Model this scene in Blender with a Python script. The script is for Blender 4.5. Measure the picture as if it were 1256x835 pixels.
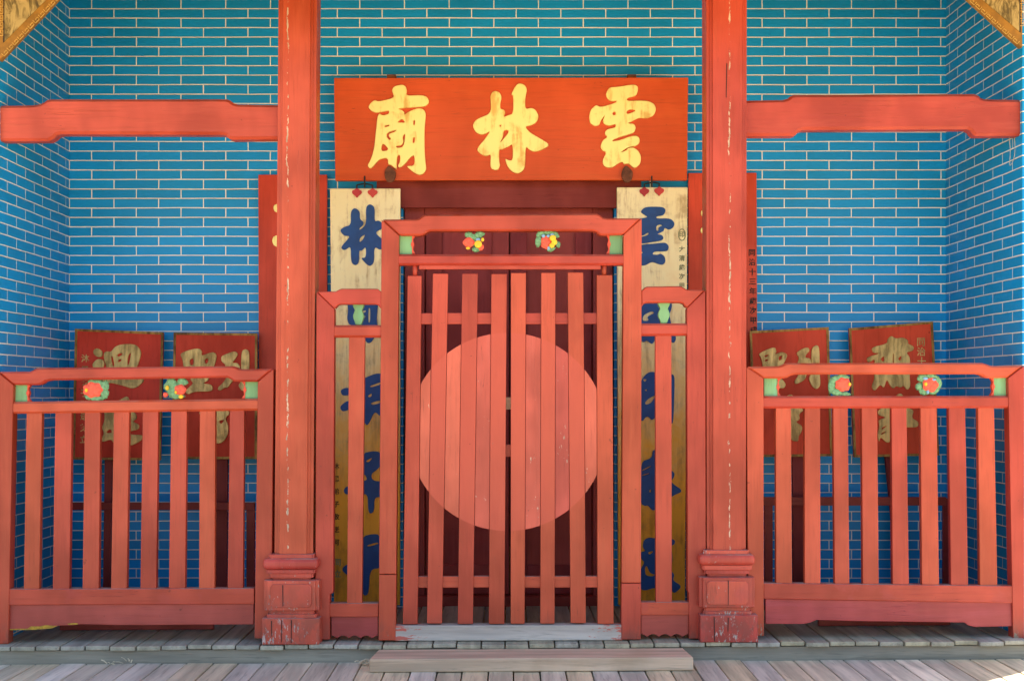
import bpy, bmesh, math, random
from mathutils import Vector
random.seed(7)
R = math.radians
sc = bpy.context.scene
for o in list(bpy.data.objects): bpy.data.objects.remove(o)
col = sc.collection

# ---------------------------------------------------------------- camera
F, CX, CY = 1650.0, 622.0, 485.0          # focal length and principal point, photo pixels
YC, HC = -5.8, 1.058                      # camera distance from the railing plane, eye height
cam = bpy.data.cameras.new('camera'); co = bpy.data.objects.new('camera', cam); col.objects.link(co)
cam.sensor_width = 36; cam.sensor_fit = 'HORIZONTAL'; cam.lens = F*36/1256
cam.shift_x = (628-CX)/1256; cam.shift_y = (CY-417.5)/1256
cam.clip_start = .05; cam.clip_end = 600
co.location = (0, YC, HC); co.rotation_euler = (R(90), 0, 0)
sc.camera = co
# ---------------------------------------------------------------- world, sun, exposure
AZ, EL = math.atan2(.78, .63), R(60)      # sun behind the building, to the right
w = bpy.data.worlds.new('World'); sc.world = w; w.use_nodes = True
nt = w.node_tree
sky = nt.nodes.new('ShaderNodeTexSky'); sky.sky_type = 'NISHITA'; sky.sun_disc = False
sky.sun_elevation = EL; sky.sun_rotation = AZ; sky.dust_density = 2.0
bg = nt.nodes['Background']; bg.inputs[1].default_value = .13
nt.links.new(sky.outputs[0], bg.inputs[0])
sl = bpy.data.lights.new('sun', 'SUN'); sl.energy = 5.0; sl.angle = R(.5); sl.color = (1, .95, .86)
so = bpy.data.objects.new('sun', sl); col.objects.link(so)
sd = Vector((math.sin(AZ)*math.cos(EL), math.cos(AZ)*math.cos(EL), math.sin(EL)))
so.rotation_euler = sd.to_track_quat('Z', 'Y').to_euler(); so.location = (6, 6, 10)
vs = sc.view_settings; vs.view_transform = 'Standard'; vs.look = 'None'; vs.gamma = 1
vs.exposure = 1.62
try: vs.use_curve_mapping = False
except Exception: pass

# ---------------------------------------------------------------- helpers
def S(y): return F/(y-YC)
def P(px, py, y): return Vector(((px-CX)/S(y), y, HC-(py-CY)/S(y)))
FS = .0056                                # the old porch floor runs a touch higher to the right
def floor_z(x): return FS*x

def lin(r, g, b):
    f = lambda c: (c/255/12.92) if c <= 10 else (((c/255)+.055)/1.055)**2.4
    return (f(r), f(g), f(b), 1)

def new_mat(name):
    m = bpy.data.materials.new(name); m.use_nodes = True
    n = m.node_tree; b = n.nodes['Principled BSDF']
    return m, n, b
class N:                                   # small node-building helper
    def __init__(s, n): s.n = n
    def add(s, t, **kw):
        k = s.n.nodes.new(t)
        for a, v in kw.items(): setattr(k, a, v)
        return k
    def link(s, a, b): s.n.links.new(a, b)
    def val(s, sock, v):
        if isinstance(v, bpy.types.NodeSocket): s.link(v, sock)
        else: sock.default_value = v
    def math(s, op, a, b=0.0, c=None, clamp=False):
        k = s.add('ShaderNodeMath', operation=op, use_clamp=clamp); s.val(k.inputs[0], a); s.val(k.inputs[1], b)
        if c is not None: s.val(k.inputs[2], c)
        return k.outputs[0]
    def mix(s, f, a, b, bt='MIX'):
        k = s.add('ShaderNodeMixRGB', blend_type=bt); s.val(k.inputs[0], f); s.val(k.inputs[1], a); s.val(k.inputs[2], b); return k.outputs[0]
    def coord(s, which='Object'): return s.add('ShaderNodeTexCoord').outputs[which]
    def scale(s, v, sx, sy, sz, off=None):
        k = s.add('ShaderNodeMapping'); s.link(v, k.inputs[0]); k.inputs['Scale'].default_value = (sx, sy, sz)
        if off is not None: s.link(off, k.inputs['Location'])
        return k.outputs[0]
    def noise(s, v, sc_, det=3, rough=.55, dist=0):
        k = s.add('ShaderNodeTexNoise'); s.link(v, k.inputs['Vector']); k.inputs['Scale'].default_value = sc_
        k.inputs['Detail'].default_value = det; k.inputs['Roughness'].default_value = rough; k.inputs['Distortion'].default_value = dist
        return k.outputs['Fac']
    def ramp(s, f, a, b): # smooth remap a..b -> 0..1
        k = s.add('ShaderNodeMapRange', interpolation_type='SMOOTHSTEP'); s.val(k.inputs[0], f); k.inputs[1].default_value = a; k.inputs[2].default_value = b
        return k.outputs[0]
    def rand(s):
        return s.add('ShaderNodeObjectInfo').outputs['Random']
    def randvec(s):
        k = s.add('ShaderNodeCombineXYZ'); r = s.rand()
        for i, m in enumerate((17.3, 9.1, 23.7)): s.link(s.math('MULTIPLY', r, m), k.inputs[i])
        return k.outputs[0]
    def bump(s, b, h, strength, dist=.002):
        k = s.add('ShaderNodeBump'); k.inputs['Strength'].default_value = strength; k.inputs['Distance'].default_value = dist
        s.link(h, k.inputs['Height']); s.link(k.outputs[0], b.inputs['Normal'])

def painted(name, rgb, axis='z', rough=.42, chip=.0, dust=0, fade=.16, band=None, bare=(176, 160, 138), low=0, alt=None, grain=.45, spec=.5, lowk=.2, cs=46, disc=None):
    """painted wood: grain, slow fading, chipped spots, dust on upward faces"""
    m, n, b = new_mat(name); k = N(n)
    off = k.randvec(); c0 = k.coord()
    st = {'z': (9, 9, .55), 'x': (.55, 9, 9), 'y': (9, .55, 9)}[axis]
    gr = k.noise(k.scale(c0, *st, off=off), 9, 4, .6)
    fine = k.noise(k.scale(c0, *[q*3 for q in st], off=off), 12, 2, .6)
    big = k.noise(k.scale(c0, 1, 1, .6, off=off), 3.2, 3, .6)
    c = lin(*rgb); d = [max(0, q*(1-fade*1.7)) for q in c[:3]]+[1]; l = [min(1, q*(1+fade)+.02*fade*6) for q in c[:3]]+[1]
    colr = k.mix(k.ramp(big, .3, .7), d, l)
    colr = k.mix(k.math('MULTIPLY', k.ramp(gr, .48, .76), .36), colr, [q*.62 for q in c[:3]]+[1])
    ch = k.noise(k.scale(c0, *[max(q*.35, .3) for q in st], off=off), 7, 5, .7)
    colr = k.mix(k.math('MULTIPLY', k.ramp(ch, .5, .72), .30), colr, [min(1, c[0]*1.06+.03), c[1]*1.7+.012, c[2]*2.2+.014, 1])
    hn = k.noise(k.scale(c0, *[q*(1.3 if q > 1 else .55) for q in st], off=off), 5, 2, .5)
    hair = k.math('SUBTRACT', 1.0, k.ramp(k.math('ABSOLUTE', k.math('SUBTRACT', hn, .5)), .0, .006))
    hair = k.math('MULTIPLY', hair, k.ramp(k.noise(k.scale(c0, 1, 1, 1, off=off), 4, 2), .5, .62))
    colr = k.mix(k.math('MULTIPLY', hair, .5), colr, [q*.25 for q in c[:3]]+[1])
    rv = k.math('MULTIPLY', k.math('SUBTRACT', k.rand(), .5), .14)
    hs = k.add('ShaderNodeHueSaturation'); k.link(colr, hs.inputs['Color']); k.link(k.math('ADD', rv, 1.0), hs.inputs['Value'])
    k.link(k.math('ADD', k.math('MULTIPLY', rv, .06), .5), hs.inputs['Hue'])
    colr = hs.outputs[0]
    h = k.math('SUBTRACT', k.math('ADD', k.math('MULTIPLY', gr, .7), k.math('MULTIPLY', fine, .3)), k.math('MULTIPLY', hair, .5))
    if disc:                               # the round sign is painted across the slats too, worn thin
        sp = k.add('ShaderNodeSeparateXYZ'); k.link(c0, sp.inputs[0])
        rr_ = k.math('SQRT', k.math('ADD', k.math('POWER', k.math('SUBTRACT', sp.outputs[0], disc[0]), 2.0), k.math('POWER', k.math('SUBTRACT', sp.outputs[2], disc[1]), 2.0)))
        dk = k.math('MULTIPLY', k.math('SUBTRACT', 1.0, k.ramp(rr_, disc[2]-.004, disc[2]+.003)), k.math('ADD', .45, k.math('MULTIPLY', ch, .5)))
        colr = k.mix(dk, colr, lin(*disc[3]))
    bare_c = k.mix(k.ramp(fine, .35, .65), lin(*[int(q*.7) for q in bare]), lin(*bare))
    kn = k.ramp(k.noise(k.scale(c0, 1, 1, 1, off=off), 38, 2, .5), .745, .785)
    colr = k.mix(k.math('MULTIPLY', kn, .6), colr, [q*.3 for q in c[:3]]+[1])
    mask = None
    if chip > 0 or low > 0 or band:
        cn = k.noise(k.scale(c0, *{'z': (1, 1, .4), 'x': (.4, 1, 1), 'y': (1, .4, 1)}[axis], off=off), cs, 6, .7)
        cl = k.noise(k.scale(c0, 1, 1, 1, off=off), 5, 2, .5)
        sig = k.math('ADD', cn, k.math('MULTIPLY', k.math('SUBTRACT', cl, .5), .5))
        if low > 0:
            sp = k.add('ShaderNodeSeparateXYZ'); k.link(c0, sp.inputs[0])
            lo = k.math('SUBTRACT', 1.0, k.ramp(sp.outputs[2], 0.0, low))
            sig = k.math('ADD', sig, k.math('MULTIPLY', lo, lowk))
        if band:
            sp = k.add('ShaderNodeSeparateXYZ'); k.link(c0, sp.inputs[0])
            wob = k.math('MULTIPLY', k.math('SUBTRACT', k.noise(k.scale(c0, .01, .01, 1), 4, 2), .5), .03)
            dx = k.math('ABSOLUTE', k.math('SUBTRACT', k.math('ADD', sp.outputs[0], wob), band))
            bm_ = k.math('SUBTRACT', 1.0, k.ramp(dx, .001, .010))
            lv = k.noise(k.scale(c0, .01, .01, 1), 2.2, 2)
            sig = k.math('ADD', sig, k.math('MULTIPLY', bm_, k.math('MULTIPLY', lv, .565)))
        mask = k.ramp(sig, .80-chip, .84-chip)
        colr = k.mix(mask, colr, bare_c)
        h = k.math('SUBTRACT', h, k.math('MULTIPLY', mask, .8))
    if low > 0:                            # grime rubbed in round the feet, ragged and patchy
        gm = k.math('MULTIPLY', k.math('SUBTRACT', 1.0, k.ramp(sp.outputs[2], 0.0, max(low*1.3, .12))), k.ramp(k.noise(k.scale(c0, 1, 1, .6, off=off), 17, 5, .7), .4, .62))
        colr = k.mix(k.math('MULTIPLY', gm, .5), colr, lin(92, 66, 56))
    if alt:                                # older coat of another colour showing in places
        an = k.noise(k.scale(c0, 1, 1, 1, off=off), 7, 4, .65)
        colr = k.mix(k.math('MULTIPLY', k.ramp(an, .52, .66), .55), colr, lin(*alt))
    if dust:
        g = k.add('ShaderNodeNewGeometry'); sp = k.add('ShaderNodeSeparateXYZ'); k.link(g.outputs['Normal'], sp.inputs[0])
        dn = k.noise(c0, 14, 4, .65)
        dm = k.math('MULTIPLY', k.ramp(sp.outputs[2], .6, .95), k.math('MULTIPLY', k.ramp(dn, .3, .62), dust))
        colr = k.mix(dm, colr, lin(168, 150, 140))
    k.link(colr, b.inputs['Base Color'])
    rr = k.math('ADD', rough-.08, k.math('MULTIPLY', gr, .2))
    if mask is not None: rr = k.math('ADD', rr, k.math('MULTIPLY', mask, .3))
    k.link(rr, b.inputs['Roughness']); b.inputs['Specular IOR Level'].default_value = spec
    k.bump(b, h, grain, .002)
    return m

def bricks(name, rgb, horiz, x0, z0, bw=.2245, rh=.0476):
    m, n, b = new_mat(name); k = N(n)
    c0 = k.coord(); sp = k.add('ShaderNodeSeparateXYZ'); k.link(c0, sp.inputs[0])
    cb = k.add('ShaderNodeCombineXYZ')
    wx = k.math('MULTIPLY', k.math('SUBTRACT', k.noise(c0, 3.0, 3), .5), .006)
    wz = k.math('MULTIPLY', k.math('SUBTRACT', k.noise(k.scale(c0, 1, 1, 5), 2.2, 3), .5), .0075)
    k.link(k.math('ADD', k.math('SUBTRACT', sp.outputs[horiz], x0), wx), cb.inputs[0])
    k.link(k.math('ADD', k.math('SUBTRACT', sp.outputs[2], z0), wz), cb.inputs[1])
    t = k.add('ShaderNodeTexBrick'); t.offset = .5; t.offset_frequency = 2; t.squash = 1
    k.link(cb.outputs[0], t.inputs['Vector'])
    t.inputs['Scale'].default_value = 1; t.inputs['Brick Width'].default_value = bw; t.inputs['Row Height'].default_value = rh
    k.link(k.math('ADD', .0017, k.math('MULTIPLY', k.noise(c0, 5, 3), .0016)), t.inputs['Mortar Size']); t.inputs['Mortar Smooth'].default_value = .12; t.inputs['Bias'].default_value = 0
    c = lin(*rgb)
    t.inputs['Color1'].default_value = [q*.9 for q in c[:3]]+[1]; t.inputs['Color2'].default_value = [q*1.08 for q in c[:3]]+[1]
    t.inputs['Mortar'].default_value = lin(240, 238, 222)
    big = k.noise(c0, 1.7, 4, .6); fine = k.noise(c0, 30, 4, .65)
    cc = k.mix(k.math('MULTIPLY', k.ramp(big, .35, .7), .28), t.outputs['Color'], lin(int(rgb[0]*.75), int(rgb[1]*.8), int(rgb[2]*.72)), 'MIX')
    # mortar stays pale: only brick faces take the slow variation
    cc = k.mix(t.outputs['Fac'], cc, k.mix(k.ramp(fine, .3, .7), lin(236, 236, 220), lin(250, 249, 236)))
    # real bed joints open up as hairline cracks under some courses
    row = k.math('FRACT', k.math('DIVIDE', k.math('ADD', k.math('SUBTRACT', sp.outputs[2], z0), wz), rh))
    fl = k.math('FLOOR', k.math('DIVIDE', k.math('SUBTRACT', sp.outputs[2], z0), rh))
    wn = k.add('ShaderNodeTexWhiteNoise', noise_dimensions='1D'); k.link(fl, wn.inputs['W'])
    crack = k.math('MULTIPLY', k.math('GREATER_THAN', row, .918), k.math('GREATER_THAN', wn.outputs['Value'], .42))
    crack = k.math('MULTIPLY', crack, k.ramp(k.noise(k.scale(c0, 1.2, 1.2, 20), 2.5, 3), .38, .5))
    crack = k.math('MULTIPLY', crack, k.math('SUBTRACT', 1.0, t.outputs['Fac']))
    cc = k.mix(k.math('MULTIPLY', crack, .75), cc, (.004, .012, .02, 1))
    spots = k.ramp(k.noise(c0, 60, 3, .6), .74, .78)
    cc = k.mix(k.math('MULTIPLY', spots, .5), cc, (.01, .02, .03, 1))
    k.link(cc, b.inputs['Base Color'])
    k.link(k.math('ADD', .28, k.math('MULTIPLY', fine, .22)), b.inputs['Roughness']); b.inputs['Specular IOR Level'].default_value = .3
    h = k.math('ADD', k.math('MULTIPLY', fine, .35), k.math('SUBTRACT', k.math('MULTIPLY', k.noise(c0, 6, 2), .8), k.math('MULTIPLY', crack, 1.2)))
    k.bump(b, h, .35, .0025)
    return m

def old_wood(name, rgb, axis='y', alt=None, amt=.5, rough=.75, var=.35, ends=False):
    m, n, b = new_mat(name); k = N(n)
    # every board keeps its own tone and grain offset (stored per board in the mesh)
    at = k.add('ShaderNodeAttribute'); at.attribute_name = 'board'; r = at.outputs['Fac']
    cb = k.add('ShaderNodeCombineXYZ'); [k.link(k.math('MULTIPLY', r, q), cb.inputs[i]) for i, q in enumerate((13.7, 7.9, 21.3))]
    c0 = k.coord(); st = {'z': (1, 1, .06), 'x': (.06, 1, 1), 'y': (1, .06, 1)}[axis]
    g1 = k.noise(k.scale(c0, *st, off=cb.outputs[0]), 70, 5, .65, .4); g2 = k.noise(k.scale(c0, *st, off=cb.outputs[0]), 18, 4, .6)
    big = k.noise(c0, 3.5, 4, .6)
    c = lin(*rgb)
    cc = k.mix(k.ramp(g2, .3, .7), [q*.72 for q in c[:3]]+[1], [min(1, q*1.22) for q in c[:3]]+[1])
    cc = k.mix(k.math('MULTIPLY', k.ramp(g1, .52, .72), .6), cc, [q*.42 for q in c[:3]]+[1])
    tone = k.math('ADD', 1-var*.5, k.math('MULTIPLY', r, var))
    cc = k.mix(1.0, cc, k.add('ShaderNodeCombineColor').outputs[0], 'MIX') if False else cc
    hs = k.add('ShaderNodeHueSaturation'); k.link(cc, hs.inputs['Color']); k.link(tone, hs.inputs['Value'])
    k.link(k.math('ADD', .75, k.math('MULTIPLY', k.math('FRACT', k.math('MULTIPLY', r, 7.31)), .6)), hs.inputs['Saturation'])
    cc = hs.outputs[0]
    cc = k.mix(k.math('MULTIPLY', k.ramp(big, .52, .75), .35), cc, [q*.6 for q in c[:3]]+[1])
    if alt:
        an = k.noise(k.scale(c0, *[max(q, .25) for q in st]), 16, 5, .7)
        cl = k.noise(c0, 2.3, 2, .5)
        if ends:
            sp = k.add('ShaderNodeSeparateXYZ'); k.link(c0, sp.inputs[0])
            an = k.noise(k.scale(c0, .35, 1, 1.6), 26, 6, .75); cl = k.math('ADD', .34, k.math('MULTIPLY', k.ramp(k.math('ABSOLUTE', sp.outputs[0]), .16, .5), .26))
        am = k.ramp(k.math('ADD', an, k.math('MULTIPLY', k.math('SUBTRACT', cl, .5), .9)), .62-amt*.2, .66-amt*.2)
        cc = k.mix(k.math('MULTIPLY', am, .85), cc, lin(*alt))
    k.link(cc, b.inputs['Base Color']); b.inputs['Roughness'].default_value = rough
    b.inputs['Specular IOR Level'].default_value = .35
    k.bump(b, k.math('ADD', k.math('MULTIPLY', g1, .7), k.math('MULTIPLY', g2, .5)), .6, .003)
    return m

def gilded(name, rgb, dark, metal=.6, rough=.38, stain=.4, vertical=True, st=(.4, .62), lower=None):
    m, n, b = new_mat(name); k = N(n)
    c0 = k.coord(); off = k.randvec()
    s1 = k.noise(k.scale(c0, 6, 6, .7 if vertical else 3, off=off), 6, 5, .65, .3)
    s2 = k.noise(k.scale(c0, 1, 1, 1, off=off), 9, 5, .7, .6)
    mm = k.math('MULTIPLY', k.ramp(k.math('ADD', k.math('MULTIPLY', s1, .55), k.math('MULTIPLY', s2, .45)), *st), stain)
    ground = lin(*rgb)
    if lower:                              # leaf paler towards the top, deeper gold further down, ragged in between
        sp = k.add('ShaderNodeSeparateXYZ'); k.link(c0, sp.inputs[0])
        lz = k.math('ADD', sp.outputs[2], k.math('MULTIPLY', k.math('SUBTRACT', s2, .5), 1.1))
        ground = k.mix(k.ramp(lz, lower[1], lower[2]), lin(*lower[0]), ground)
    cc = k.mix(mm, ground, lin(*dark)); k.link(cc, b.inputs['Base Color'])
    b.inputs['Metallic'].default_value = metal
    k.link(k.math('ADD', rough, k.math('MULTIPLY', mm, .35)), b.inputs['Roughness'])
    k.bump(b, k.noise(k.scale(c0, 8, 8, 2, off=off), 8, 4, .6), .25, .002)
    return m

def plain(name, rgb, rough=.6, metal=0, var=.25, sc_=18):
    m, n, b = new_mat(name); k = N(n); c0 = k.coord(); c = lin(*rgb)
    nz = k.noise(c0, sc_, 4, .6)
    k.link(k.mix(k.ramp(nz, .3, .7), [q*(1-var) for q in c[:3]]+[1], [min(1, q*(1+var)) for q in c[:3]]+[1]), b.inputs['Base Color'])
    b.inputs['Roughness'].default_value = rough; b.inputs['Metallic'].default_value = metal
    k.bump(b, nz, .25, .002); return m

RED = (181, 60, 27); DISC = (198, 82, 60)
M = {
 'v': painted('red_paint_upright', RED, 'z', chip=.0, dust=.0),
 'vlow': painted('red_paint_scuffed_foot', RED, 'z', chip=.03, low=.09),
 'vgate': painted('red_paint_gate_slat', RED, 'z', chip=.04, low=.09, disc=(-.0088, .9013, .428, DISC)),
 'vchip': painted('red_paint_bare_foot', RED, 'z', chip=.03, low=.11, lowk=.42, bare=(200, 176, 140), disc=(-.0088, .9013, .428, DISC)),
 'h': painted('red_paint_level', RED, 'x', dust=.85),
 'hworn': painted('red_paint_worn_top', RED, 'x', dust=1.0, chip=.01, alt=(176, 66, 58)),
 'colL': painted('red_paint_flaking_column', RED, 'z', band=-.022, chip=.0, cs=85, bare=(226, 200, 172)),
 'colR': painted('red_paint_cracked_column', RED, 'z', band=.010, chip=.0, cs=85, bare=(226, 200, 172)),
 'base': painted('red_paint_battered_base', (192, 66, 46), 'z', chip=.135, dust=.6, low=.3, lowk=.10, cs=105, bare=(214, 190, 178), alt=(188, 74, 66)),
 'beam': painted('red_paint_beam', (182, 60, 32), 'x', dust=.7),
 'kick': painted('dull_red_paint', (164, 56, 46), 'x', dust=.3, chip=.0),
 'kickpink': painted('pinkish_red_paint', (172, 54, 60), 'x', dust=.3),
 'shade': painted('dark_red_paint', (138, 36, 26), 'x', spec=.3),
 'disc': painted('salmon_disc_paint', DISC, 'z', chip=.115, cs=80, bare=(226, 190, 166)),
 'sign': painted('orange_red_lacquer', (212, 72, 10), 'x', rough=.45, fade=.07, grain=.15, spec=.35),
 'board': painted('red_lacquer', (206, 54, 20), 'z', rough=.45, grain=.12, spec=.35),
 'plaque': painted('brick_red_lacquer', (212, 60, 24), 'z', rough=.55, grain=.15, spec=.25),
 'door': painted('maroon_paint', (150, 46, 42), 'z', rough=.5, spec=.3),
 'lintel': painted('maroon_lintel_paint', (144, 46, 30), 'x', rough=.5, spec=.3),
 'pole': painted('pole_red_paint', (132, 34, 26), 'z', rough=.55, spec=.3),
 'gold': gilded('bright_gold_leaf', (255, 236, 142), (216, 150, 50), .25, .32, .6, st=(.5, .64)),
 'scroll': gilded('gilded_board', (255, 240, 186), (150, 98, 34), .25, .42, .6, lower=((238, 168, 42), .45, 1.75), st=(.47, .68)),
 'oldgold': gilded('tarnished_gold', (238, 200, 118), (120, 90, 44), .25, .45, .7),
 'trim': gilded('gold_trim', (176, 132, 58), (66, 44, 22), .3, .5, .8),
 'blue': plain('deep_blue_paint', (14, 74, 142), .5, 0, .15),
 'black': plain('black_ink', (26, 18, 16), .7, 0, .1),
 'seal': plain('faded_ink', (138, 138, 98), .7, 0, .2),
 'browncut': plain('brown_ink', (92, 58, 26), .7, 0, .2),
 'iron': plain('dark_iron', (62, 62, 70), .5, .6, .2),
 'rust': plain('rusty_iron', (112, 66, 44), .7, .2, .35, 40),
 'heart': painted('heart_red_paint', (205, 52, 44), 'z', chip=.02),
 'green': painted('pale_green_paint', (124, 176, 120), 'z', chip=.02, rough=.6, bare=(170, 190, 160), grain=.6),
 'leaf': plain('leaf_green_paint', (108, 158, 112), .6, 0, .35, 90),
 'coral': plain('coral_paint', (232, 92, 66), .55, 0, .15, 50),
 'yellow': plain('yellow_paint', (240, 196, 40), .55, 0, .12, 50),
 'oldyellow': plain('old_yellow_undercoat', (176, 136, 40), .7, 0, .35, 90),
 'sky': plain('pale_blue_paint', (128, 172, 206), .6, 0, .12, 50),
 'redge': plain('red_edge_paint', (220, 78, 52), .55, 0, .1, 50),
 'ochre': plain('ochre_paint', (150, 106, 30), .6, 0, .22, 26),
 'fret': plain('pale_fret_paint', (196, 158, 78), .6, 0, .15, 40),
 'plat': old_wood('weathered_porch_boards', (166, 160, 140), 'y', var=.3),
 'fascia': old_wood('grey_fascia_board', (150, 140, 116), 'x', var=.1),
 'deck': old_wood('silvered_walkway_boards', (214, 200, 174), 'y', var=.34),
 'step': old_wood('bare_plank', (216, 174, 126), 'x', var=.1),
 'sill': old_wood('worn_sill', (196, 182, 166), 'x', alt=(196, 84, 66), amt=.22, var=.1, ends=True),
 'joist': old_wood('grey_joist', (110, 100, 88), 'x', var=.1),
 'ceil': painted('green_ceiling_paint', (186, 148, 70), 'x', rough=.6),
 'roof': plain('roof_tiles', (110, 88, 74), .8, 0, .3, 12),
 'wallout': plain('outer_brick', (150, 92, 74), .85, 0, .3, 10),
 'brickB': bricks('blue_glazed_brick', (14, 157, 231), 0, -2.087, 1.904),
 'brickS': bricks('blue_glazed_side_brick', (14, 157, 231), 1, .957, 1.904),
}
# the painted scene on the corner brackets: ink wash on yellowed ground
m, n, b = new_mat('ink_wash_panel'); k = N(n); c0 = k.coord()
a1 = k.noise(k.scale(c0, 1.6, 1, .55), 16, 5, .62, 1.2); a2 = k.noise(c0, 60, 3, .6)
cc = k.mix(k.ramp(a1, .42, .58), lin(176, 154, 98), lin(88, 74, 34)); cc = k.mix(k.ramp(a1, .56, .64), cc, lin(44, 36, 24))
cc = k.mix(k.math('MULTIPLY', a2, .25), cc, lin(190, 160, 90)); k.link(cc, b.inputs['Base Color']); b.inputs['Roughness'].default_value = .7
M['ink'] = m
# ground
m, n, b = new_mat('dry_ground'); k = N(n); c0 = k.coord()
g1 = k.noise(c0, .6, 6, .6); g2 = k.noise(c0, 14, 4, .7)
cc = k.mix(k.ramp(g1, .35, .65), lin(218, 186, 134), lin(198, 165, 112)); cc = k.mix(k.math('MULTIPLY', k.ramp(g2, .45, .7), .4), cc, lin(156, 138, 112))
k.link(cc, b.inputs['Base Color']); b.inputs['Roughness'].default_value = .95; k.bump(b, g2, .5, .02); M['ground'] = m

# ---- mesh building
def link_mesh(name, me, mat, parent=None, bevel=0, seg=2):
    o = bpy.data.objects.new(name, me); col.objects.link(o)
    me.materials.clear(); me.materials.append(M[mat])
    if parent is not None:
        base = parent; off = Vector((0, 0, 0))
        while base is not None: off += base.location; base = base.parent
        for v in me.vertices: v.co -= off
        o.parent = parent
    if bevel:
        bv = o.modifiers.new('edge', 'BEVEL'); bv.width = bevel; bv.segments = seg; bv.limit_method = 'ANGLE'; bv.angle_limit = R(38)
    return o
def obj(name, bm, mat, parent=None, bevel=.0025, seg=2, smooth=False):
    bmesh.ops.recalc_face_normals(bm, faces=bm.faces)
    me = bpy.data.meshes.new(name); bm.to_mesh(me); bm.free()
    if smooth:
        for p in me.polygons: p.use_smooth = True
    return link_mesh(name, me, mat, parent, bevel, seg)
def prism(bm, pts, y, th, yb=None):
    """pts in photo pixels seen at depth y -> solid of real thickness th; yb = own depth of the lower edge for leaning boards"""
    n = len(pts)
    def dep(py):
        if yb is None: return y
        lo, hi = min(p[1] for p in pts), max(p[1] for p in pts)
        return y+(yb-y)*(py-lo)/(hi-lo)
    f = [P(px, py, dep(py)) for px, py in pts]
    a = [bm.verts.new(v) for v in f]; c = [bm.verts.new(v+Vector((0, th, 0))) for v in f]
    bm.faces.new(a); bm.faces.new(c[::-1])
    for i in range(n): bm.faces.new((a[i], c[i], c[(i+1) % n], a[(i+1) % n]))
def box(bm, x0, x1, y0, y1, z0, z1, attr=None):
    vs_ = [bm.verts.new((x, y, z)) for x in (x0, x1) for y in (y0, y1) for z in (z0, z1)]
    fs = [bm.faces.new([vs_[i] for i in q]) for q in ((0,1,3,2),(4,6,7,5),(0,4,5,1),(2,3,7,6),(0,2,6,4),(1,5,7,3))]
    return vs_, fs
def slab(name, pts, y, th, mat, parent, bevel=.0025, yb=None, seg=2):
    bm = bmesh.new(); prism(bm, pts, y, th, yb); return obj(name, bm, mat, parent, bevel, seg)
def rect(x0, y0, x1, y1): return [(x0, y0), (x1, y0), (x1, y1), (x0, y1)]
def quad(xt0, xt1, yt, xb0, xb1, yb): return [(xt0, yt), (xt1, yt), (xb1, yb), (xb0, yb)]
def tube(bm, pts, r, n=8):
    rings = []
    for i, p in enumerate(pts):
        t = (pts[min(i+1, len(pts)-1)]-pts[max(i-1, 0)]).normalized()
        u = t.cross(Vector((0, 1, 0)) if abs(t.y) < .9 else Vector((1, 0, 0))).normalized(); v = t.cross(u)
        rings.append([bm.verts.new(p+r*(math.cos(a)*u+math.sin(a)*v)) for a in [2*math.pi*j/n for j in range(n)]])
    for a, c in zip(rings, rings[1:]):
        for j in range(n): bm.faces.new((a[j], a[(j+1) % n], c[(j+1) % n], c[j]))
    bm.faces.new(rings[0][::-1]); bm.faces.new(rings[-1])
def thing(name, label, cat, loc, group=None):
    o = bpy.data.objects.new(name, None); col.objects.link(o); o.location = loc; o.empty_display_size = .1
    o['label'] = label; o['category'] = cat
    if group: o['group'] = group
    return o
def tag(o, label, cat, group=None):
    o['label'] = label; o['category'] = cat
    if group: o['group'] = group
    return o
def struct(o): o['kind'] = 'structure'; return o
def rebase(o):                              # put a single-mesh thing's origin at its own base
    vs_ = [v.co for v in o.data.vertices]
    c = Vector(((min(v.x for v in vs_)+max(v.x for v in vs_))/2, (min(v.y for v in vs_)+max(v.y for v in vs_))/2, min(v.z for v in vs_)))
    for v in o.data.vertices: v.co -= c
    o.location = c; return o

def chaikin(pts, it=2):
    for _ in range(it):
        q = []
        for i in range(len(pts)):
            a, c = pts[i], pts[(i+1) % len(pts)]
            q.append((a[0]*.78+c[0]*.22, a[1]*.78+c[1]*.22)); q.append((a[0]*.22+c[0]*.78, a[1]*.22+c[1]*.78))
        pts = q
    return pts
def curve_mesh(name, loops, y, th, bev, dep=None, smooth=2):
    """closed outlines (photo px) with holes -> solid raised letters, th thick in front of depth y"""
    cu = bpy.data.curves.new(name, 'CURVE'); cu.dimensions = '2D'; cu.fill_mode = 'BOTH'
    cu.extrude = th/2; cu.bevel_depth = bev; cu.bevel_resolution = 1; cu.offset = -bev
    for lp in loops:
        lp = chaikin(lp, smooth) if smooth else lp
        sp = cu.splines.new('POLY'); sp.points.add(len(lp)-1); sp.use_cyclic_u = True
        for i, (px, py) in enumerate(lp):
            p = P(px, py, y if dep is None else dep(py)); sp.points[i].co = (p.x, p.z, 0, 1)
    o = bpy.data.objects.new('t', cu); col.objects.link(o)
    dg = bpy.context.evaluated_depsgraph_get(); dg.update()
    me = bpy.data.meshes.new_from_object(o.evaluated_get(dg)); me.name = name
    bpy.data.objects.remove(o); bpy.data.curves.remove(cu)
    return me
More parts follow.
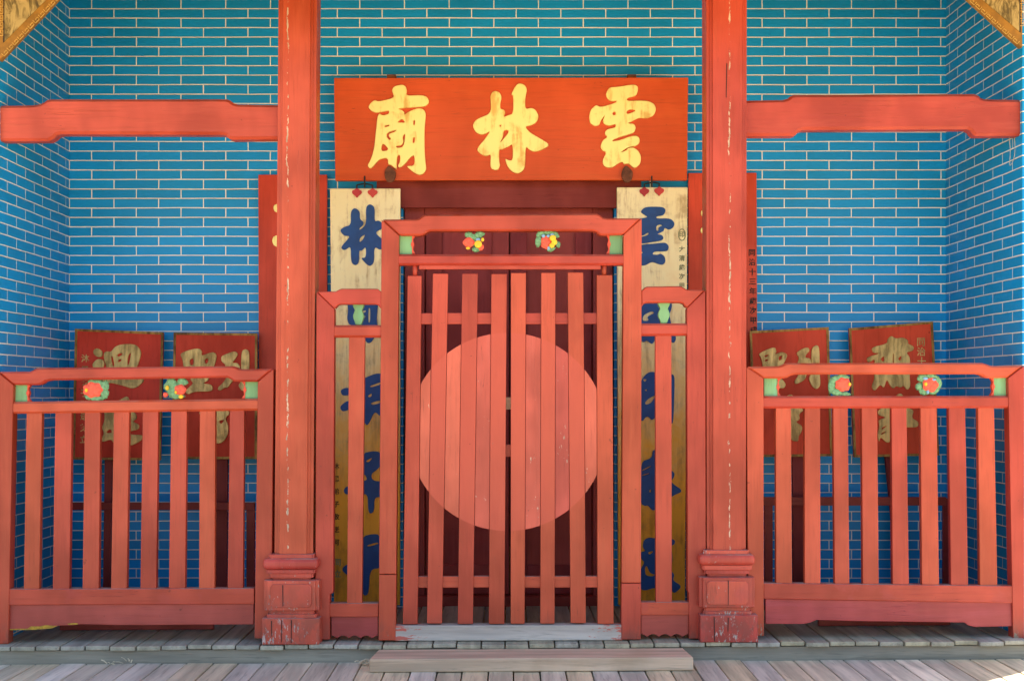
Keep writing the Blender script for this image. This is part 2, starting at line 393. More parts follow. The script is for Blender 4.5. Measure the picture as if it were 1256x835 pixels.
def glyph(name, loops, org, y, th, mat, parent, bev=.0015, dep=None, label=None):
    ox, oy, s = org
    lp = [[(ox+a/s, oy+c/s) for a, c in l] for l in loops]
    me = curve_mesh(name, lp, y, th, bev, dep)
    dd = (lambda z: y) if dep is None else None
    for v in me.vertices:
        x, z, h = v.co
        d = y if dep is None else dep(CY+(HC-z)*S(y))
        v.co = (x, d-h-th/2, z)
    o = link_mesh(name, me, mat, parent)
    if label: o['label'] = label
    return o
def letters(name, s, px, py, step, size, y, mat, parent, dep=None, tilt=0):
    """small upright column of writing, one glyph under another"""
    for i, ch in enumerate(s):
        bm = bmesh.new()
        cu = bpy.data.curves.new('t', 'FONT'); cu.body = ch; cu.size = size/S(y); cu.align_x = 'CENTER'; cu.align_y = 'CENTER'
        cu.extrude = .0008; cu.offset = .0007
        o = bpy.data.objects.new('t', cu); col.objects.link(o)
        dg = bpy.context.evaluated_depsgraph_get(); dg.update()
        me = bpy.data.meshes.new_from_object(o.evaluated_get(dg))
        d = y if dep is None else dep(py+i*step)
        c = P(px+tilt*i, py+i*step, d)
        for v in me.vertices:
            a = v.co.copy(); v.co = (c.x+a.x, d-.0012-a.z, c.z+a.y)
        bm.from_mesh(me)
        bpy.data.objects.remove(o); bpy.data.curves.remove(cu); bpy.data.meshes.remove(me)
        obj(name, bm, mat, parent, 0)

# ================================================================ setting
bm = bmesh.new(); box(bm, -300, 300, -300, 300, -.6, -.16); struct(obj('ground', bm, 'ground', None, 0))
def boards(name, mat, x0, x1, wd, y0, y1, zt, th, jag=.0, gap=.0055, r=.004):
    bm = bmesh.new(); lay = bm.verts.layers.float.new('board'); x = x0
    while x < x1:
        ww = wd*random.uniform(.95, 1.05); dz = random.uniform(-.0025, .0025); j = random.uniform(-jag, jag)
        vs_, fs = box(bm, x+gap/2, x+ww-gap/2, y0+j, y1, zt-th+dz, zt+dz)
        t = random.random(); sk = random.uniform(-jag, jag)*.5
        for v in vs_:
            v[lay] = t; v.co.z += FS*v.co.x
            if v.co.y < y0+jag*2 and v.co.x > x+ww/2: v.co.y += sk
        x += ww
    return struct(obj(name, bm, mat, None, r, 2))
PF = -.062                                   # front of the porch floor
boards('porch_floor', 'plat', -2.75, 2.75, .1065, PF, 1.3, 0, .019, .008)
bm = bmesh.new(); vs_, _ = box(bm, -2.75, 2.75, PF+.018, PF+.05, -.14, -.021)
for v in vs_: v.co.z += FS*v.co.x
struct(obj('porch_fascia', bm, 'fascia', None, .003))
boards('boardwalk', 'deck', -4.6, 4.6, .108, -3.2, PF+.015, -.078, .03, .01)
for y in (-3.0, -2.0, -1.0, -.1):
    bm = bmesh.new(); box(bm, -4.5, 4.5, y, y+.06, -.165, -.137); struct(obj('boardwalk_joist', bm, 'joist', None, 0))

# ================================================================ temple shell
WL, WR, YB = -2.199, 2.203, .957
WRF = 2.226                                  # the right wall opens a little towards the front
ZC = 3.16
DX0, DX1, DZT = (494.4-CX)/S(YB), (753.6-CX)/S(YB), HC-(240-CY)/S(YB)
temple = thing('temple_building', 'temple porch of blue glazed brick with pale joints under a low tiled roof', 'building', (0, YB, 0))
bm = bmesh.new()
pl = [(WL-.2, -.05), (WL-.2, 3.5), (WR+.2, 3.5), (WR+.2, -.05), (DX1, -.05), (DX1, DZT), (DX0, DZT), (DX0, -.05)]
a = [bm.verts.new((x, YB, z)) for x, z in pl]; c = [bm.verts.new((x, YB+.2, z)) for x, z in pl]
bm.faces.new(a); bm.faces.new(c[::-1])
for i in range(8): bm.faces.new((a[i], c[i], c[(i+1) % 8], a[(i+1) % 8]))
obj('back_wall', bm, 'brickB', temple, 0)
def side(xa_f, xa_b, s):
    bm = bmesh.new(); lo, hi = -.05, 3.3; t = .29*s
    pts = [(xa_f, .012), (xa_b, YB-.001), (xa_b+t, YB-.001), (xa_f+t, .012)]
    a = [bm.verts.new((x, y, lo)) for x, y in pts]; c = [bm.verts.new((x, y, hi)) for x, y in pts]
    bm.faces.new(a); bm.faces.new(c)
    for i in range(4): bm.faces.new((a[i], a[(i+1) % 4], c[(i+1) % 4], c[i]))
    return obj('side_wall', bm, 'brickS', temple, .003)
side(WL, WL, -1); side(WRF, WR, 1)
# brick mapping is in temple coordinates: origin lies at (0, YB, 0)
bm = bmesh.new(); box(bm, WL, WR+.02, .14, YB, ZC, ZC+.03); obj('ceiling', bm, 'ceil', temple, 0)
for i in range(9):
    bm = bmesh.new(); box(bm, WL+.25+i*.48, WL+.33+i*.48, .141, YB-.001, ZC-.07, ZC-.001); obj('ceiling_joist', bm, 'ceil', temple, .004)
bm = bmesh.new(); box(bm, WL, WRF, .0, .14, 2.84, 3.12); obj('header_beam', bm, 'beam', temple, .006)
bm = bmesh.new()                             # room behind, seen only from outside
box(bm, WL-.2, WL-.0, YB+.201, 5.2, -.15, 3.5); obj('outer_wall', bm, 'wallout', temple, 0)
bm = bmesh.new(); box(bm, WR, WR+.2, YB+.201, 5.2, -.15, 3.5); obj('outer_wall', bm, 'wallout', temple, 0)
bm = bmesh.new(); box(bm, WL+.001, WR-.001, 5.0, 5.2, -.15, 3.5); obj('outer_wall', bm, 'wallout', temple, 0)
bm = bmesh.new(); n_ = 46
for sgn in (1, -1):                          # two roof slopes of half-round tiles
    ya, yb_, za, zb = (-.78, 2.4, 2.74, 4.5) if sgn > 0 else (5.6, 2.4, 2.74, 4.5)
    rows = []
    for i in range(n_*4+1):
        x = WL-.36+(WR-WL+.72)*i/(n_*4); h = .022*abs(math.sin(math.pi*i/4))
        rows.append([bm.verts.new((x, ya, za+.06+h)), bm.verts.new((x, yb_, zb+.06+h)), bm.verts.new((x, yb_, zb)), bm.verts.new((x, ya, za))])
    for p, q in zip(rows, rows[1:]):
        for j in range(4): bm.faces.new((p[j], p[(j+1) % 4], q[(j+1) % 4], q[j]))
    bm.faces.new(rows[0]); bm.faces.new(rows[-1][::-1])
obj('roof', bm, 'roof', temple, 0)

# the door behind the gate
door = thing('double_door', 'closed maroon double door behind the red slatted gate', 'door', (0, 1.02, 0))
yl = YB-.026
slab('lintel', rect(462, 222, 786.5, 255), yl, .024, 'lintel', door)
bm = bmesh.new()
yj = 1.0
jx0, jx1, jx2, jx3 = DX0+.004, DX0+.105, DX1-.105, DX1-.004
box(bm, jx0, jx1, yj, yj+.06, .03, DZT-.005); box(bm, jx2, jx3, yj, yj+.06, .03, DZT-.005); box(bm, jx1, jx2, yj, yj+.06, DZT-.09, DZT-.005)
obj('door_frame', bm, 'door', door, .004)
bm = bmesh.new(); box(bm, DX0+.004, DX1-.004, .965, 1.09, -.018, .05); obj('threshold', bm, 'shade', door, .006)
mid = (625-CX)/S(1.03)
for x0, x1 in ((jx1+.003, mid-.003), (mid+.003, jx2-.003)):
    bm = bmesh.new(); yy = 1.03
    st = .085
    box(bm, x0, x0+st, yy, yy+.035, .052, DZT-.094); box(bm, x1-st, x1, yy, yy+.035, .052, DZT-.094)
    box(bm, x0+st, x1-st, yy, yy+.035, .052, .2); box(bm, x0+st, x1-st, yy, yy+.035, .72, .82)
    d = obj('door_leaf', bm, 'door', door, .004)
    bm = bmesh.new(); box(bm, x0+st, x1-st, yy+.014, yy+.026, .2, .72); box(bm, x0+st, x1-st, yy+.014, yy+.026, .82, DZT-.095); obj('door_panel', bm, 'door', d, 0)

# ================================================================ columns
def column(name, label, shaft, base, mat, cracks=()):
    """shaft: (x0,x1,py) top and bottom; base: list of (x0,x1,ytop,ybot,round)"""
    (tx0, tx1, ty), (bx0, bx1, by) = shaft
    yc = .062
    t = thing(name, label, 'column', (P((bx0+bx1)/2, by, -.03).x, yc, floor_z(P((bx0+bx1)/2, by, 0).x)), 'porch columns')
    bm = bmesh.new()
    def ring(px0, px1, py):
        p0, p1 = P(px0, py, -.03), P(px1, py, -.03); hw = (p1.x-p0.x)/2; cx = (p0.x+p1.x)/2; z = p0.z
        s1, s2 = .014, .024                  # two little steps at each corner
        q = [(hw, hw-s2), (hw-s1, hw-s2), (hw-s1, hw-s1), (hw-s2, hw-s1), (hw-s2, hw)]
        ou = []
        for sx, sy, rev in ((1, 1, 0), (-1, 1, 1), (-1, -1, 0), (1, -1, 1)):
            qq = [(sx*a, sy*c) for a, c in q]
            ou += qq[::-1] if rev else qq
        return [bm.verts.new((cx+a, yc+c, z)) for a, c in ou]
    top_py = CY-(2.84-HC)*S(-.03)
    k0 = tx0+(tx0-bx0)*(ty-top_py)/(by-ty); k1 = tx1+(tx1-bx1)*(ty-top_py)/(by-ty)
    a = ring(bx0, bx1, by); c = ring(k0, k1, top_py); n = len(a)
    for i in range(n): bm.faces.new((a[i], a[(i+1) % n], c[(i+1) % n], c[i]))
    bm.faces.new(a[::-1]); bm.faces.new(c)
    obj('shaft', bm, mat, t, .0018, 2)
    bt = None
    def blk(x0, x1, y0, y1, chamf, yf):
        bm = bmesh.new(); p0, p1 = P(x0, y0, yf), P(x1, y1, yf); hw = (p1.x-p0.x)/2; cx = (p0.x+p1.x)/2
        z0 = p1.z
        for z_, store in ((z0, 0), (p0.z, 1)):
            pass
        k_ = chamf; o_ = [(hw, hw-k_), (hw-k_, hw-k_), (hw-k_, hw)] if k_ else [(hw, hw)]
        ou = []
        for sx, sy, rev in ((1, 1, 0), (-1, 1, 1), (-1, -1, 0), (1, -1, 1)):
            qq = [(sx*u, sy*v) for u, v in o_]; ou += qq[::-1] if rev else qq
        A = [bm.verts.new((cx+u, yc+v, z0)) for u, v in ou]; B = [bm.verts.new((cx+u, yc+v, p0.z)) for u, v in ou]
        for i in range(len(A)): bm.faces.new((A[i], A[(i+1) % len(A)], B[(i+1) % len(A)], B[i]))
        bm.faces.new(A[::-1]); bm.faces.new(B); return bm, hw, cx, z0, p0.z
    for nm, x0, x1, y0, y1, ch, bv in base:
        yf = yc-(x1-x0)/284.5/2
        bm, hw, cx, z0, z1 = blk(x0, x1, y0, y1, ch, yf)
        o = obj(nm, bm, 'base', t, bv, 4 if bv > .008 else 2)
        if nm == 'die_block':                # raised octagonal panel on the front
            bm = bmesh.new(); q = .012; w_, hh = hw*.74, (z1-z0)/2*.78; zc = (z0+z1)/2; yy = yc-hw
            for sgn in (0,):
                pts = [(-w_+q, -hh), (w_-q, -hh), (w_, -hh+q), (w_, hh-q), (w_-q, hh), (-w_+q, hh), (-w_, hh-q), (-w_, -hh+q)]
                A = [bm.verts.new((cx+u, yy-.006, zc+v)) for u, v in pts]; B = [bm.verts.new((cx+u, yy+.004, zc+v)) for u, v in pts]
                bm.faces.new(A); bm.faces.new(B[::-1])
                for i in range(8): bm.faces.new((A[i], B[i], B[(i+1) % 8], A[(i+1) % 8]))
            obj('raised_panel', bm, 'base', o, .002)
    for x0, y0, x1, y1, yf in cracks:
        slab('split', [(x0-.5,y0),(x0+.5,y0),(x1+.35,y1),(x1-.35,y1)], yf, .004, 'black', t, 0)
    return t
column('porch_column', 'tall red column with a long flaking white streak, left of the gate', ((340, 387.4, 0), (335, 382.6, 680)),
  [('neck', 329, 385, 679.7, 685.2, .008, .002), ('torus', 321.7, 390, 684.9, 698.8, 0, .018), ('fillet', 326, 386, 698.5, 703.2, .006, .002), ('fillet', 330, 384, 703, 708.3, .006, .002),
   ('waist', 334, 381, 708, 712.2, .006, 0), ('die_block', 323, 391, 711.8, 748.8, .014, .004), ('waist', 330, 385, 748.4, 753.4, .006, .0), ('fillet', 327, 388, 753, 758.4, .006, .002), ('plinth', 321, 392, 758, 790.3, .0, .004)], 'colL',
  [(357.4,760,357.2,788,-.0635),(345.6,760,345.2,787,-.0635),(346.8,717,347,743,-.0642),(332.8,761,333,780,-.0635)])
column('porch_column', 'tall red column with a dark hairline crack, right of the gate', ((867.4, 917.5, 0), (868.2, 916.5, 676)),
  [('neck', 863, 919, 674.6, 680.2, .008, .002), ('torus', 858, 927, 679.9, 693.4, 0, .018), ('fillet', 862, 923, 693, 698.7, .006, .002), ('fillet', 864, 920, 698.4, 703.7, .006, .002),
   ('waist', 868, 916, 703.4, 708.4, .006, 0), ('die_block', 858, 926.6, 708, 745.2, .014, .004), ('waist', 864, 920, 744.8, 749.4, .006, .0), ('fillet', 863, 923, 749, 754.4, .006, .002), ('plinth', 859, 930, 754, 787.6, .0, .004)], 'colR',
  [(876,756,876.6,786,-.0635),(893.4,711.5,893.2,742,-.0642),(893.4,757,893,774,-.0635),(891.6,78,890.8,120,-.0268)])

# ---- tie beams
def zo(pts, ox, oy, s): return [(ox+a/s, oy+c/s) for a, c in pts]
lb = zo([(-20,386),(120,384),(145,380),(160,372),(170,365),(186,362),(828,362),(840,366),(852,376),(868,381),(1046,384),(1046,508),(850,510),(836,506),(826,496),(812,492),(222,490),(206,494),(194,506),(176,515),(-20,516)], 0, 0, 2.981)
rb = zo([(195,368),(360,365),(378,360),(388,351),(400,347),(1062,343),(1078,350),(1086,358),(1100,362),(1250,365),(1250,496),(1066,497),(1056,490),(1048,478),(1036,472),(432,475),(418,480),(408,492),(396,497),(195,497)], 840, 0, 2.983)
bl = rebase(slab('tie_beam', lb, .035, .075, 'beam', None, .012, seg=1)); tag(bl, 'red shouldered tie beam from the left side wall to the column with the flaking streak', 'beam', 'tie beams')
br = rebase(slab('tie_beam', rb, .035, .075, 'beam', None, .012, seg=1)); tag(br, 'red shouldered tie beam from the cracked column to the right side wall', 'beam', 'tie beams')

# ================================================================ carved flowers, tabs
def lobes(cx, cy, r0, r1, n, ph=0, amp=.09):
    pts = []
    for i in range(n*8):
        a = 2*math.pi*i/(n*8); q = 1+amp*math.cos(n*a+ph); pts.append((cx+r0*q*math.cos(a), cy+r1*q*math.sin(a)))
    return pts
def ell(cx, cy, r0, r1, ang=0, n=18):
    return [(cx+r0*math.cos(a)*math.cos(ang)-r1*math.sin(a)*math.sin(ang), cy+r0*math.cos(a)*math.sin(ang)+r1*math.sin(a)*math.cos(ang)) for a in [2*math.pi*i/n for i in range(n)]]
def raised(bm, pts, y, th, dome=.5):
    """carved pad: outline in px, domed towards the viewer"""
    f = [P(a, c, y) for a, c in pts]; ctr = sum(f, Vector())/len(f); n = len(f)
    r0 = [bm.verts.new(v+Vector((0, .006, 0))) for v in f]; r1 = [bm.verts.new(v+Vector((0, -th*.45, 0))) for v in f]
    r2 = [bm.verts.new(ctr+(v-ctr)*.72+Vector((0, -th*.9, 0))) for v in f]; r3 = [bm.verts.new(ctr+(v-ctr)*.3+Vector((0, -th, 0))) for v in f]
    for a, c in ((r0, r1), (r1, r2), (r2, r3)):
        for i in range(n): bm.faces.new((a[i], a[(i+1) % n], c[(i+1) % n], c[i]))
    bm.faces.new(r0[::-1]); bm.faces.new(r3)
def leaf_pts(cx, cy, r0, r1, an):
    """serrated leaf, tip along +r0"""
    up = []
    for i in range(13):
        u = i/12; w_ = math.sin(math.pi*u**.8)**.8*(1+.16*(i % 3 == 1)-.05*(i % 3 == 2)); up.append((-r0*1.05+2.25*r0*u, r1*1.12*w_))
    q = up+[(a, -c*.95) for a, c in up[1:-1][::-1]]
    return [(cx+a*math.cos(an)-c*math.sin(an), cy+a*math.sin(an)+c*math.cos(an)) for a, c in q]
def flower(parent, leaves, blooms, yell, blues, y=.026):
    bm = bmesh.new()
    raised(bm, ell(sum(l[0] for l in leaves)/len(leaves), sum(l[1] for l in leaves)/len(leaves), 8.5, 7.5), y+.004, .005)
    for i, (cx, cy, r0, r1, an) in enumerate(leaves): raised(bm, leaf_pts(cx, cy, r0, r1, an), y+i*.0006-.001*(i % 2), .009)
    f = obj('flower_carving', bm, 'leaf', parent, 0, smooth=False)
    for i, (cx, cy, r0, r1, n) in enumerate(blooms):
        bm = bmesh.new(); yb_ = y-.006-i*.0007
        raised(bm, lobes(cx, cy, r0, r1, n, 0, .07), yb_, .007)
        for j in range(n):
            a = 2*math.pi*j/n; raised(bm, ell(cx+r0*.50*math.cos(a), cy+r1*.50*math.sin(a), r0*.42, r1*.36, math.atan2(r1*math.sin(a), r0*math.cos(a)), 14), yb_-.0025, .006)
        obj('blossom', bm, 'coral', f, 0)
    if yell:
        for i, (cx, cy, r0, r1) in enumerate(yell):
            bm = bmesh.new(); raised(bm, ell(cx, cy, r0, r1), y-.0145-i*.0005, .006); obj('flower_heart' if len(yell) == 1 else 'yellow_bud', bm, 'yellow', f, 0)
    if blues:
        for i, (cx, cy, r0, r1) in enumerate(blues):
            bm = bmesh.new(); raised(bm, ell(cx, cy, r0, r1), y-.008-i*.0005, .006); obj('blue_bud', bm, 'sky', f, 0)
    return f
def tab(parent, x0, y0, x1, y1, open_right, y=.03):
    """pale green spacer block with a wavy red edge towards the opening"""
    g = slab('spacer_block', rect(x0, y0-1, x1, y1+1), y, .03, 'green', parent, .002)
    xe = x1 if open_right else x0; sg = 1 if open_right else -1; e = []
    ys = [y0-.5+(y1-y0+1)*i/14 for i in range(15)]
    for i, yy in enumerate(ys): u = i/14; e.append((xe+sg*(3.2-1.6*math.sin(u*math.pi)+(.9*math.cos(u*4*math.pi))-.6), yy))
    inn = [(xe-sg*(.6+1.6*math.exp(-((i/14-.5)/.12)**2)), yy) for i, yy in enumerate(ys)]
    slab('scalloped_edge', e+inn[::-1], y-.004, .024, 'redge', g, .001)
    return g
def vase(parent, x0, y0, x1, y1, y=.03):
    cx = (x0+x1)/2; hw = (x1-x0)/2; h = y1-y0
    prof = [(.95, 0), (1, .10), (.82, .2), (.62, .3), (.8, .42), (.98, .55), (.9, .7), (.62, .86), (.55, 1.0)]
    pts = [(cx+hw*a, y0-1+(h+2)*v) for a, v in prof]+[(cx-hw*a, y0-1+(h+2)*v) for a, v in prof[::-1]]
    return slab('spacer_vase', chaikin(pts, 1), y, .03, 'green', parent, .003)

# ================================================================ railings
def railing(label, x_loc, lpost, rpost, top, second, slats_t, slats_b, sy, bottom, kick, kmat, tabs):
    t = thing('porch_railing', label, 'railing', (x_loc, .03, floor_z(x_loc)), 'porch railings')
    slab('post', lpost, .0, .06, 'vlow', t, .003); slab('post', rpost, .0, .06, 'vlow', t, .003)
    slab('top_rail', top, .001, .052, 'h', t, .008, seg=1); slab('middle_rail', second, .004, .052, 'h', t, .009, seg=1)
    for (a, c), (d, e) in zip(slats_t, slats_b):
        slab('slat', quad(a, c, sy[0], d, e, sy[1]), .014, .032, 'v', t, .0025)
    slab('bottom_rail', bottom, .004, .055, 'hworn', t, .0035)
    slab('kick_board', kick, .014, .022, kmat, t, .002)
    for tb in tabs: tab(t, *tb)
    return t
yy = 380; s = 3.69
L = railing('red slatted porch railing left of the gate, its foot board edge chipped to yellow', P(165, 785, 0).x,
  [(-3,456.2),(16.2,472.2),(10,789.3),(-3,789.3)], [(335.5,452.3),(332.5,782.5),(312,782.5),(316.2,468.4)],
  [(-3,455.8),(36,455.6),(40,454),(43,452),(47,451),(285,448.9),(289,450),(293,452),(297,452.6),(335.3,452.1),(316.4,468.1),(290,468),(286,467.5),(283,465),(279,463),(62,466.4),(55,468),(51,471),(46,472.3),(16,472)],
  [(8,492.8),(322,488.6),(322,503.3),(8,507.5)],
  [(32.5,51.5),(67.8,88),(104,123),(139.6,158.5),(175,194),(210,229),(245,264),(282,299.5)],
  [(29,48),(64.5,85),(101,121),(136,155.4),(172,191.5),(207,227),(244,263),(279,298)], (501, 725),
  [(9.4,722.2),(311.6,721.2),(311.6,740.6),(9,742)],
  [(10.4,741),(311,740),(311,765.3),(150,766.2),(98,765.2),(90,766.5),(72,766.8),(64,770),(40,771.6),(10.4,772)], 'kick',
  [(16.8, 472, 34, 492, True), (300, 468, 316.4, 488, False)])
slab('chipped_edge', [(12,771),(22,770.6),(34,770.4),(38,767.6),(48,767.8),(56,766.2),(69,767),(70,767.6),(63,770.2),(40,772),(12,772.4)], .0128, .004, 'oldyellow', L, 0)
slab('chipped_edge', [(83,764.4),(90,763.6),(96,764),(95,765.4),(84,765.8)], .0128, .004, 'oldyellow', L, 0)
flower(L, [(121,470,9,4,.1),(128,474,5,7,.5),(128,482,5,6,-.3),(118,488,9,3.4,.1),(109,487,5,3,.4),(113,468,5,3,-.2)], [(114,478,12,9.4,7)], [(106,478.5,1.8,2.4)], None)
flower(L, [(211,470,7,5,.7),(224,468,6,4.5,.2),(213,479,8,7.5,.2),(218,486,8,3,0),(206,474,5,5,0)], [(221,478,7,6.5,5),(203,484,3,3,3)], [(205,475.5,2,3),(222,486.5,2.8,2.4),(215.5,481,1.4,1.8)], None)
Rr = railing('red slatted porch railing right of the gate, with a pinkish foot board', P(1090, 780, 0).x,
  [(915.5,449.9),(936.6,464),(937,779.5),(918,779.5)], [(1256.5,448.4),(1256.5,783),(1242.8,783),(1236.6,463.6)],
  [(915.7,449.6),(956,449),(960,447.6),(963,445.8),(968,445.1),(1205,444.9),(1210,446.4),(1214,448),(1219,448.7),(1256.3,448.1),(1236.8,463.2),(1212,463.8),(1208,462.6),(1204,460),(1199,458.8),(976,459.2),(970,460.6),(966,463),(960,464),(936,463.8)],
  [(930,485.6),(1244,485.3),(1244,500.4),(930,500.8)],
  [(951.6,970.3),(987,1006),(1022,1040),(1057,1076),(1093.6,1112),(1129,1149),(1163.6,1184),(1199.6,1219.4)],
  [(952,971.6),(987,1006.5),(1024,1042),(1058.5,1078),(1095,1115),(1131,1152),(1166.5,1187.6),(1202,1223.5)], (498, 720),
  [(936.6,714.8),(1243,718.2),(1243,739.4),(936.8,734.4)],
  [(939,734),(1242,738.6),(1242,767.6),(1196,768.4),(1188,766.6),(1183,763),(1060,761.4),(1001,760),(994,763.2),(985,764.8),(939,764.6)], 'kickpink',
  [(937.2, 464, 954.5, 485.4, True), (1218.4, 463.2, 1236.4, 485, False)])
flower(Rr, [(1024,465,7,4,-.5),(1034,462,7,3.2,.1),(1020,473,4,8,.1),(1026,481,7,4,.3),(1037,483,6,2.6,.1)], [(1034,471.5,9.5,8.4,7)], [(1042,471,1.6,2.2)], None)
flower(Rr, [(1131,463,6,4,-.4),(1142,461,7,3,.1),(1150,470,4.5,8,.0),(1127,474,4,4,.3),(1133,480,6,4,.4),(1145,480,6,3.4,-.3)], [(1141,472,9.5,8.6,5)], [(1135.5,471,1.7,2.2)], [(1135,464.2,3,1.8),(1145,465.6,3,1.6),(1138,480.6,1.6,2.4)])

# ---- narrow side panels between column and gate
def side_panel(label, xl, outer, top, second, slat, bottom, kick, va):
    t = thing('side_panel', label, 'panel', (xl, .03, floor_z(xl)), 'side panels beside the gate')
    slab('post', outer, .0, .06, 'vlow', t, .003)
    slab('top_rail', top, .002, .052, 'h', t, .008, seg=1); slab('middle_rail', second, .004, .052, 'h', t, .009, seg=1)
    slab('slat', slat, .014, .032, 'v', t, .0025); slab('bottom_rail', bottom, .004, .055, 'hworn', t, .003)
    slab('kick_board', kick, .016, .02, 'kick', t, .001); vase(t, *va); return t
def scallop(x0, x1, y0, yb, n=4, d=3.4):
    pts = [(x0, y0), (x1, y0)]
    for i in range(n*6+1):
        u = 1-i/(n*6); pts.append((x0+(x1-x0)*u, yb-d*abs(math.sin(math.pi*(u*n+.5)))*1.0+0))
    return pts
side_panel('narrow red side panel left of the gate, one slat before the gold board', P(436, 783, 0).x,
  [(388,358),(410,378.8),(408.6,727),(404.6,728.5),(404.4,784),(386.5,784)],
  [(388.2,357.6),(412,357.3),(416,355.2),(419,354),(463,354),(466,356.5),(468.2,357.5),(468.2,379),(466.4,378),(464,374.4),(461,373.2),(417,373.2),(414,374.4),(411.8,377),(410.2,378.6)],
  [(402,398.6),(473,398.6),(473,413.8),(402,413.8)], quad(428,447.6,411,425.6,444,742),
  [(404.4,739.6),(464.4,739.6),(464,756.2),(404.4,756.2)], scallop(406.5, 463.5, 755, 782.3), (432.6, 373.6, 446.6, 397.6))
side_panel('narrow red side panel right of the gate, one slat before the gold board', P(815, 783, 0).x,
  [(842.6,378.2),(865.4,355.8),(866,783),(845.4,783),(845,727),(843.6,725)],
  [(786.4,355.8),(789,354.8),(792,351.4),(835,350.8),(839,353),(842.8,355.2),(865.2,355.5),(842.8,377.8),(840.6,376),(838.4,372.8),(835,371.2),(793,371.4),(789.4,373),(786.6,377)],
  [(780,396.6),(850,396.4),(850,411.4),(780,412)], quad(803.8,823.6,408,804.4,824.2,741),
  [(785.8,738.2),(845.2,738.2),(845.2,754),(785.8,754)], scallop(786.5, 844.5, 752.6, 780.5), (807, 371.4, 822, 395.6))

# ================================================================ gate
gx = P(625, 783, 0).x
gate = thing('wooden_gate', 'red double gate with a salmon disc across its slatted leaves, centre of the porch', 'gate', (gx, .03, floor_z(gx)))
slab('post', [(468,269.5),(489.4,289),(485.9,703.6),(464.9,703.6)], -.003, .066, 'v', gate, .003)
slab('post_foot', quad(464.9,485.9,704.4,464.2,485.2,785), -.003, .066, 'vlow', gate, .003)
slab('post', [(787.2,267.9),(786.2,714.4),(762.4,714.4),(765,288.2)], -.003, .066, 'v', gate, .003)
slab('post_foot', quad(762.4,786.2,715.2,762,786,784), -.003, .066, 'vlow', gate, .003)
slab('top_rail', [(468.2,269.2),(511,268.8),(515,267.6),(518,264.8),(522,263.4),(732,262.2),(736,264),(740,267),(745,267.8),(787,267.6),(765.2,287.8),(738,288.6),(734.6,287.4),(731.6,284.4),(727,283),(528,283.2),(523,284.4),(520.6,287.6),(516,288.8),(489.7,288.8)], -.002, .066, 'h', gate, .009, seg=1)
slab('middle_rail', rect(482, 311.8, 772, 325.2), .0, .06, 'h', gate, .009, seg=1)
slab('stop_strip', rect(514, 325.6, 736.8, 330.2), .012, .03, 'h', gate, .001)
tab(gate, 490, 289, 506, 311, True); tab(gate, 747, 288, 763.4, 311, False)
flower(gate, [(576,288.5,6,3.4,.2),(588,288,6,3.6,-.2),(580,291,6,3,.3),(584,306,5,3,.1),(574,300,3,3,0)], [(575,297.5,7,6,4),(590,303,3.4,4.4,3)], [(586.5,299.5,4.6,4.6),(592,294,1.8,2.4),(574,304.4,2.6,1.6)], [(586.5,294,3,2)])
flower(gate, [(663,287,5.6,3,-.4),(672,285,6,2.6,0),(681,288,5,3.4,.5),(660.5,296,4,6.5,.1),(684,299.5,3,4,-.4),(676,305.5,5,2.8,-.3)], [(669.5,297.5,6,8,5)], [(678,292,4,3.6),(680,297,3.6,3.6),(677,301,3.2,3)], [(666.5,289.6,2.2,2),(672.5,289.6,2,1.8),(673,304.5,1.8,2.4),(677,287.8,2.4,1.4)])
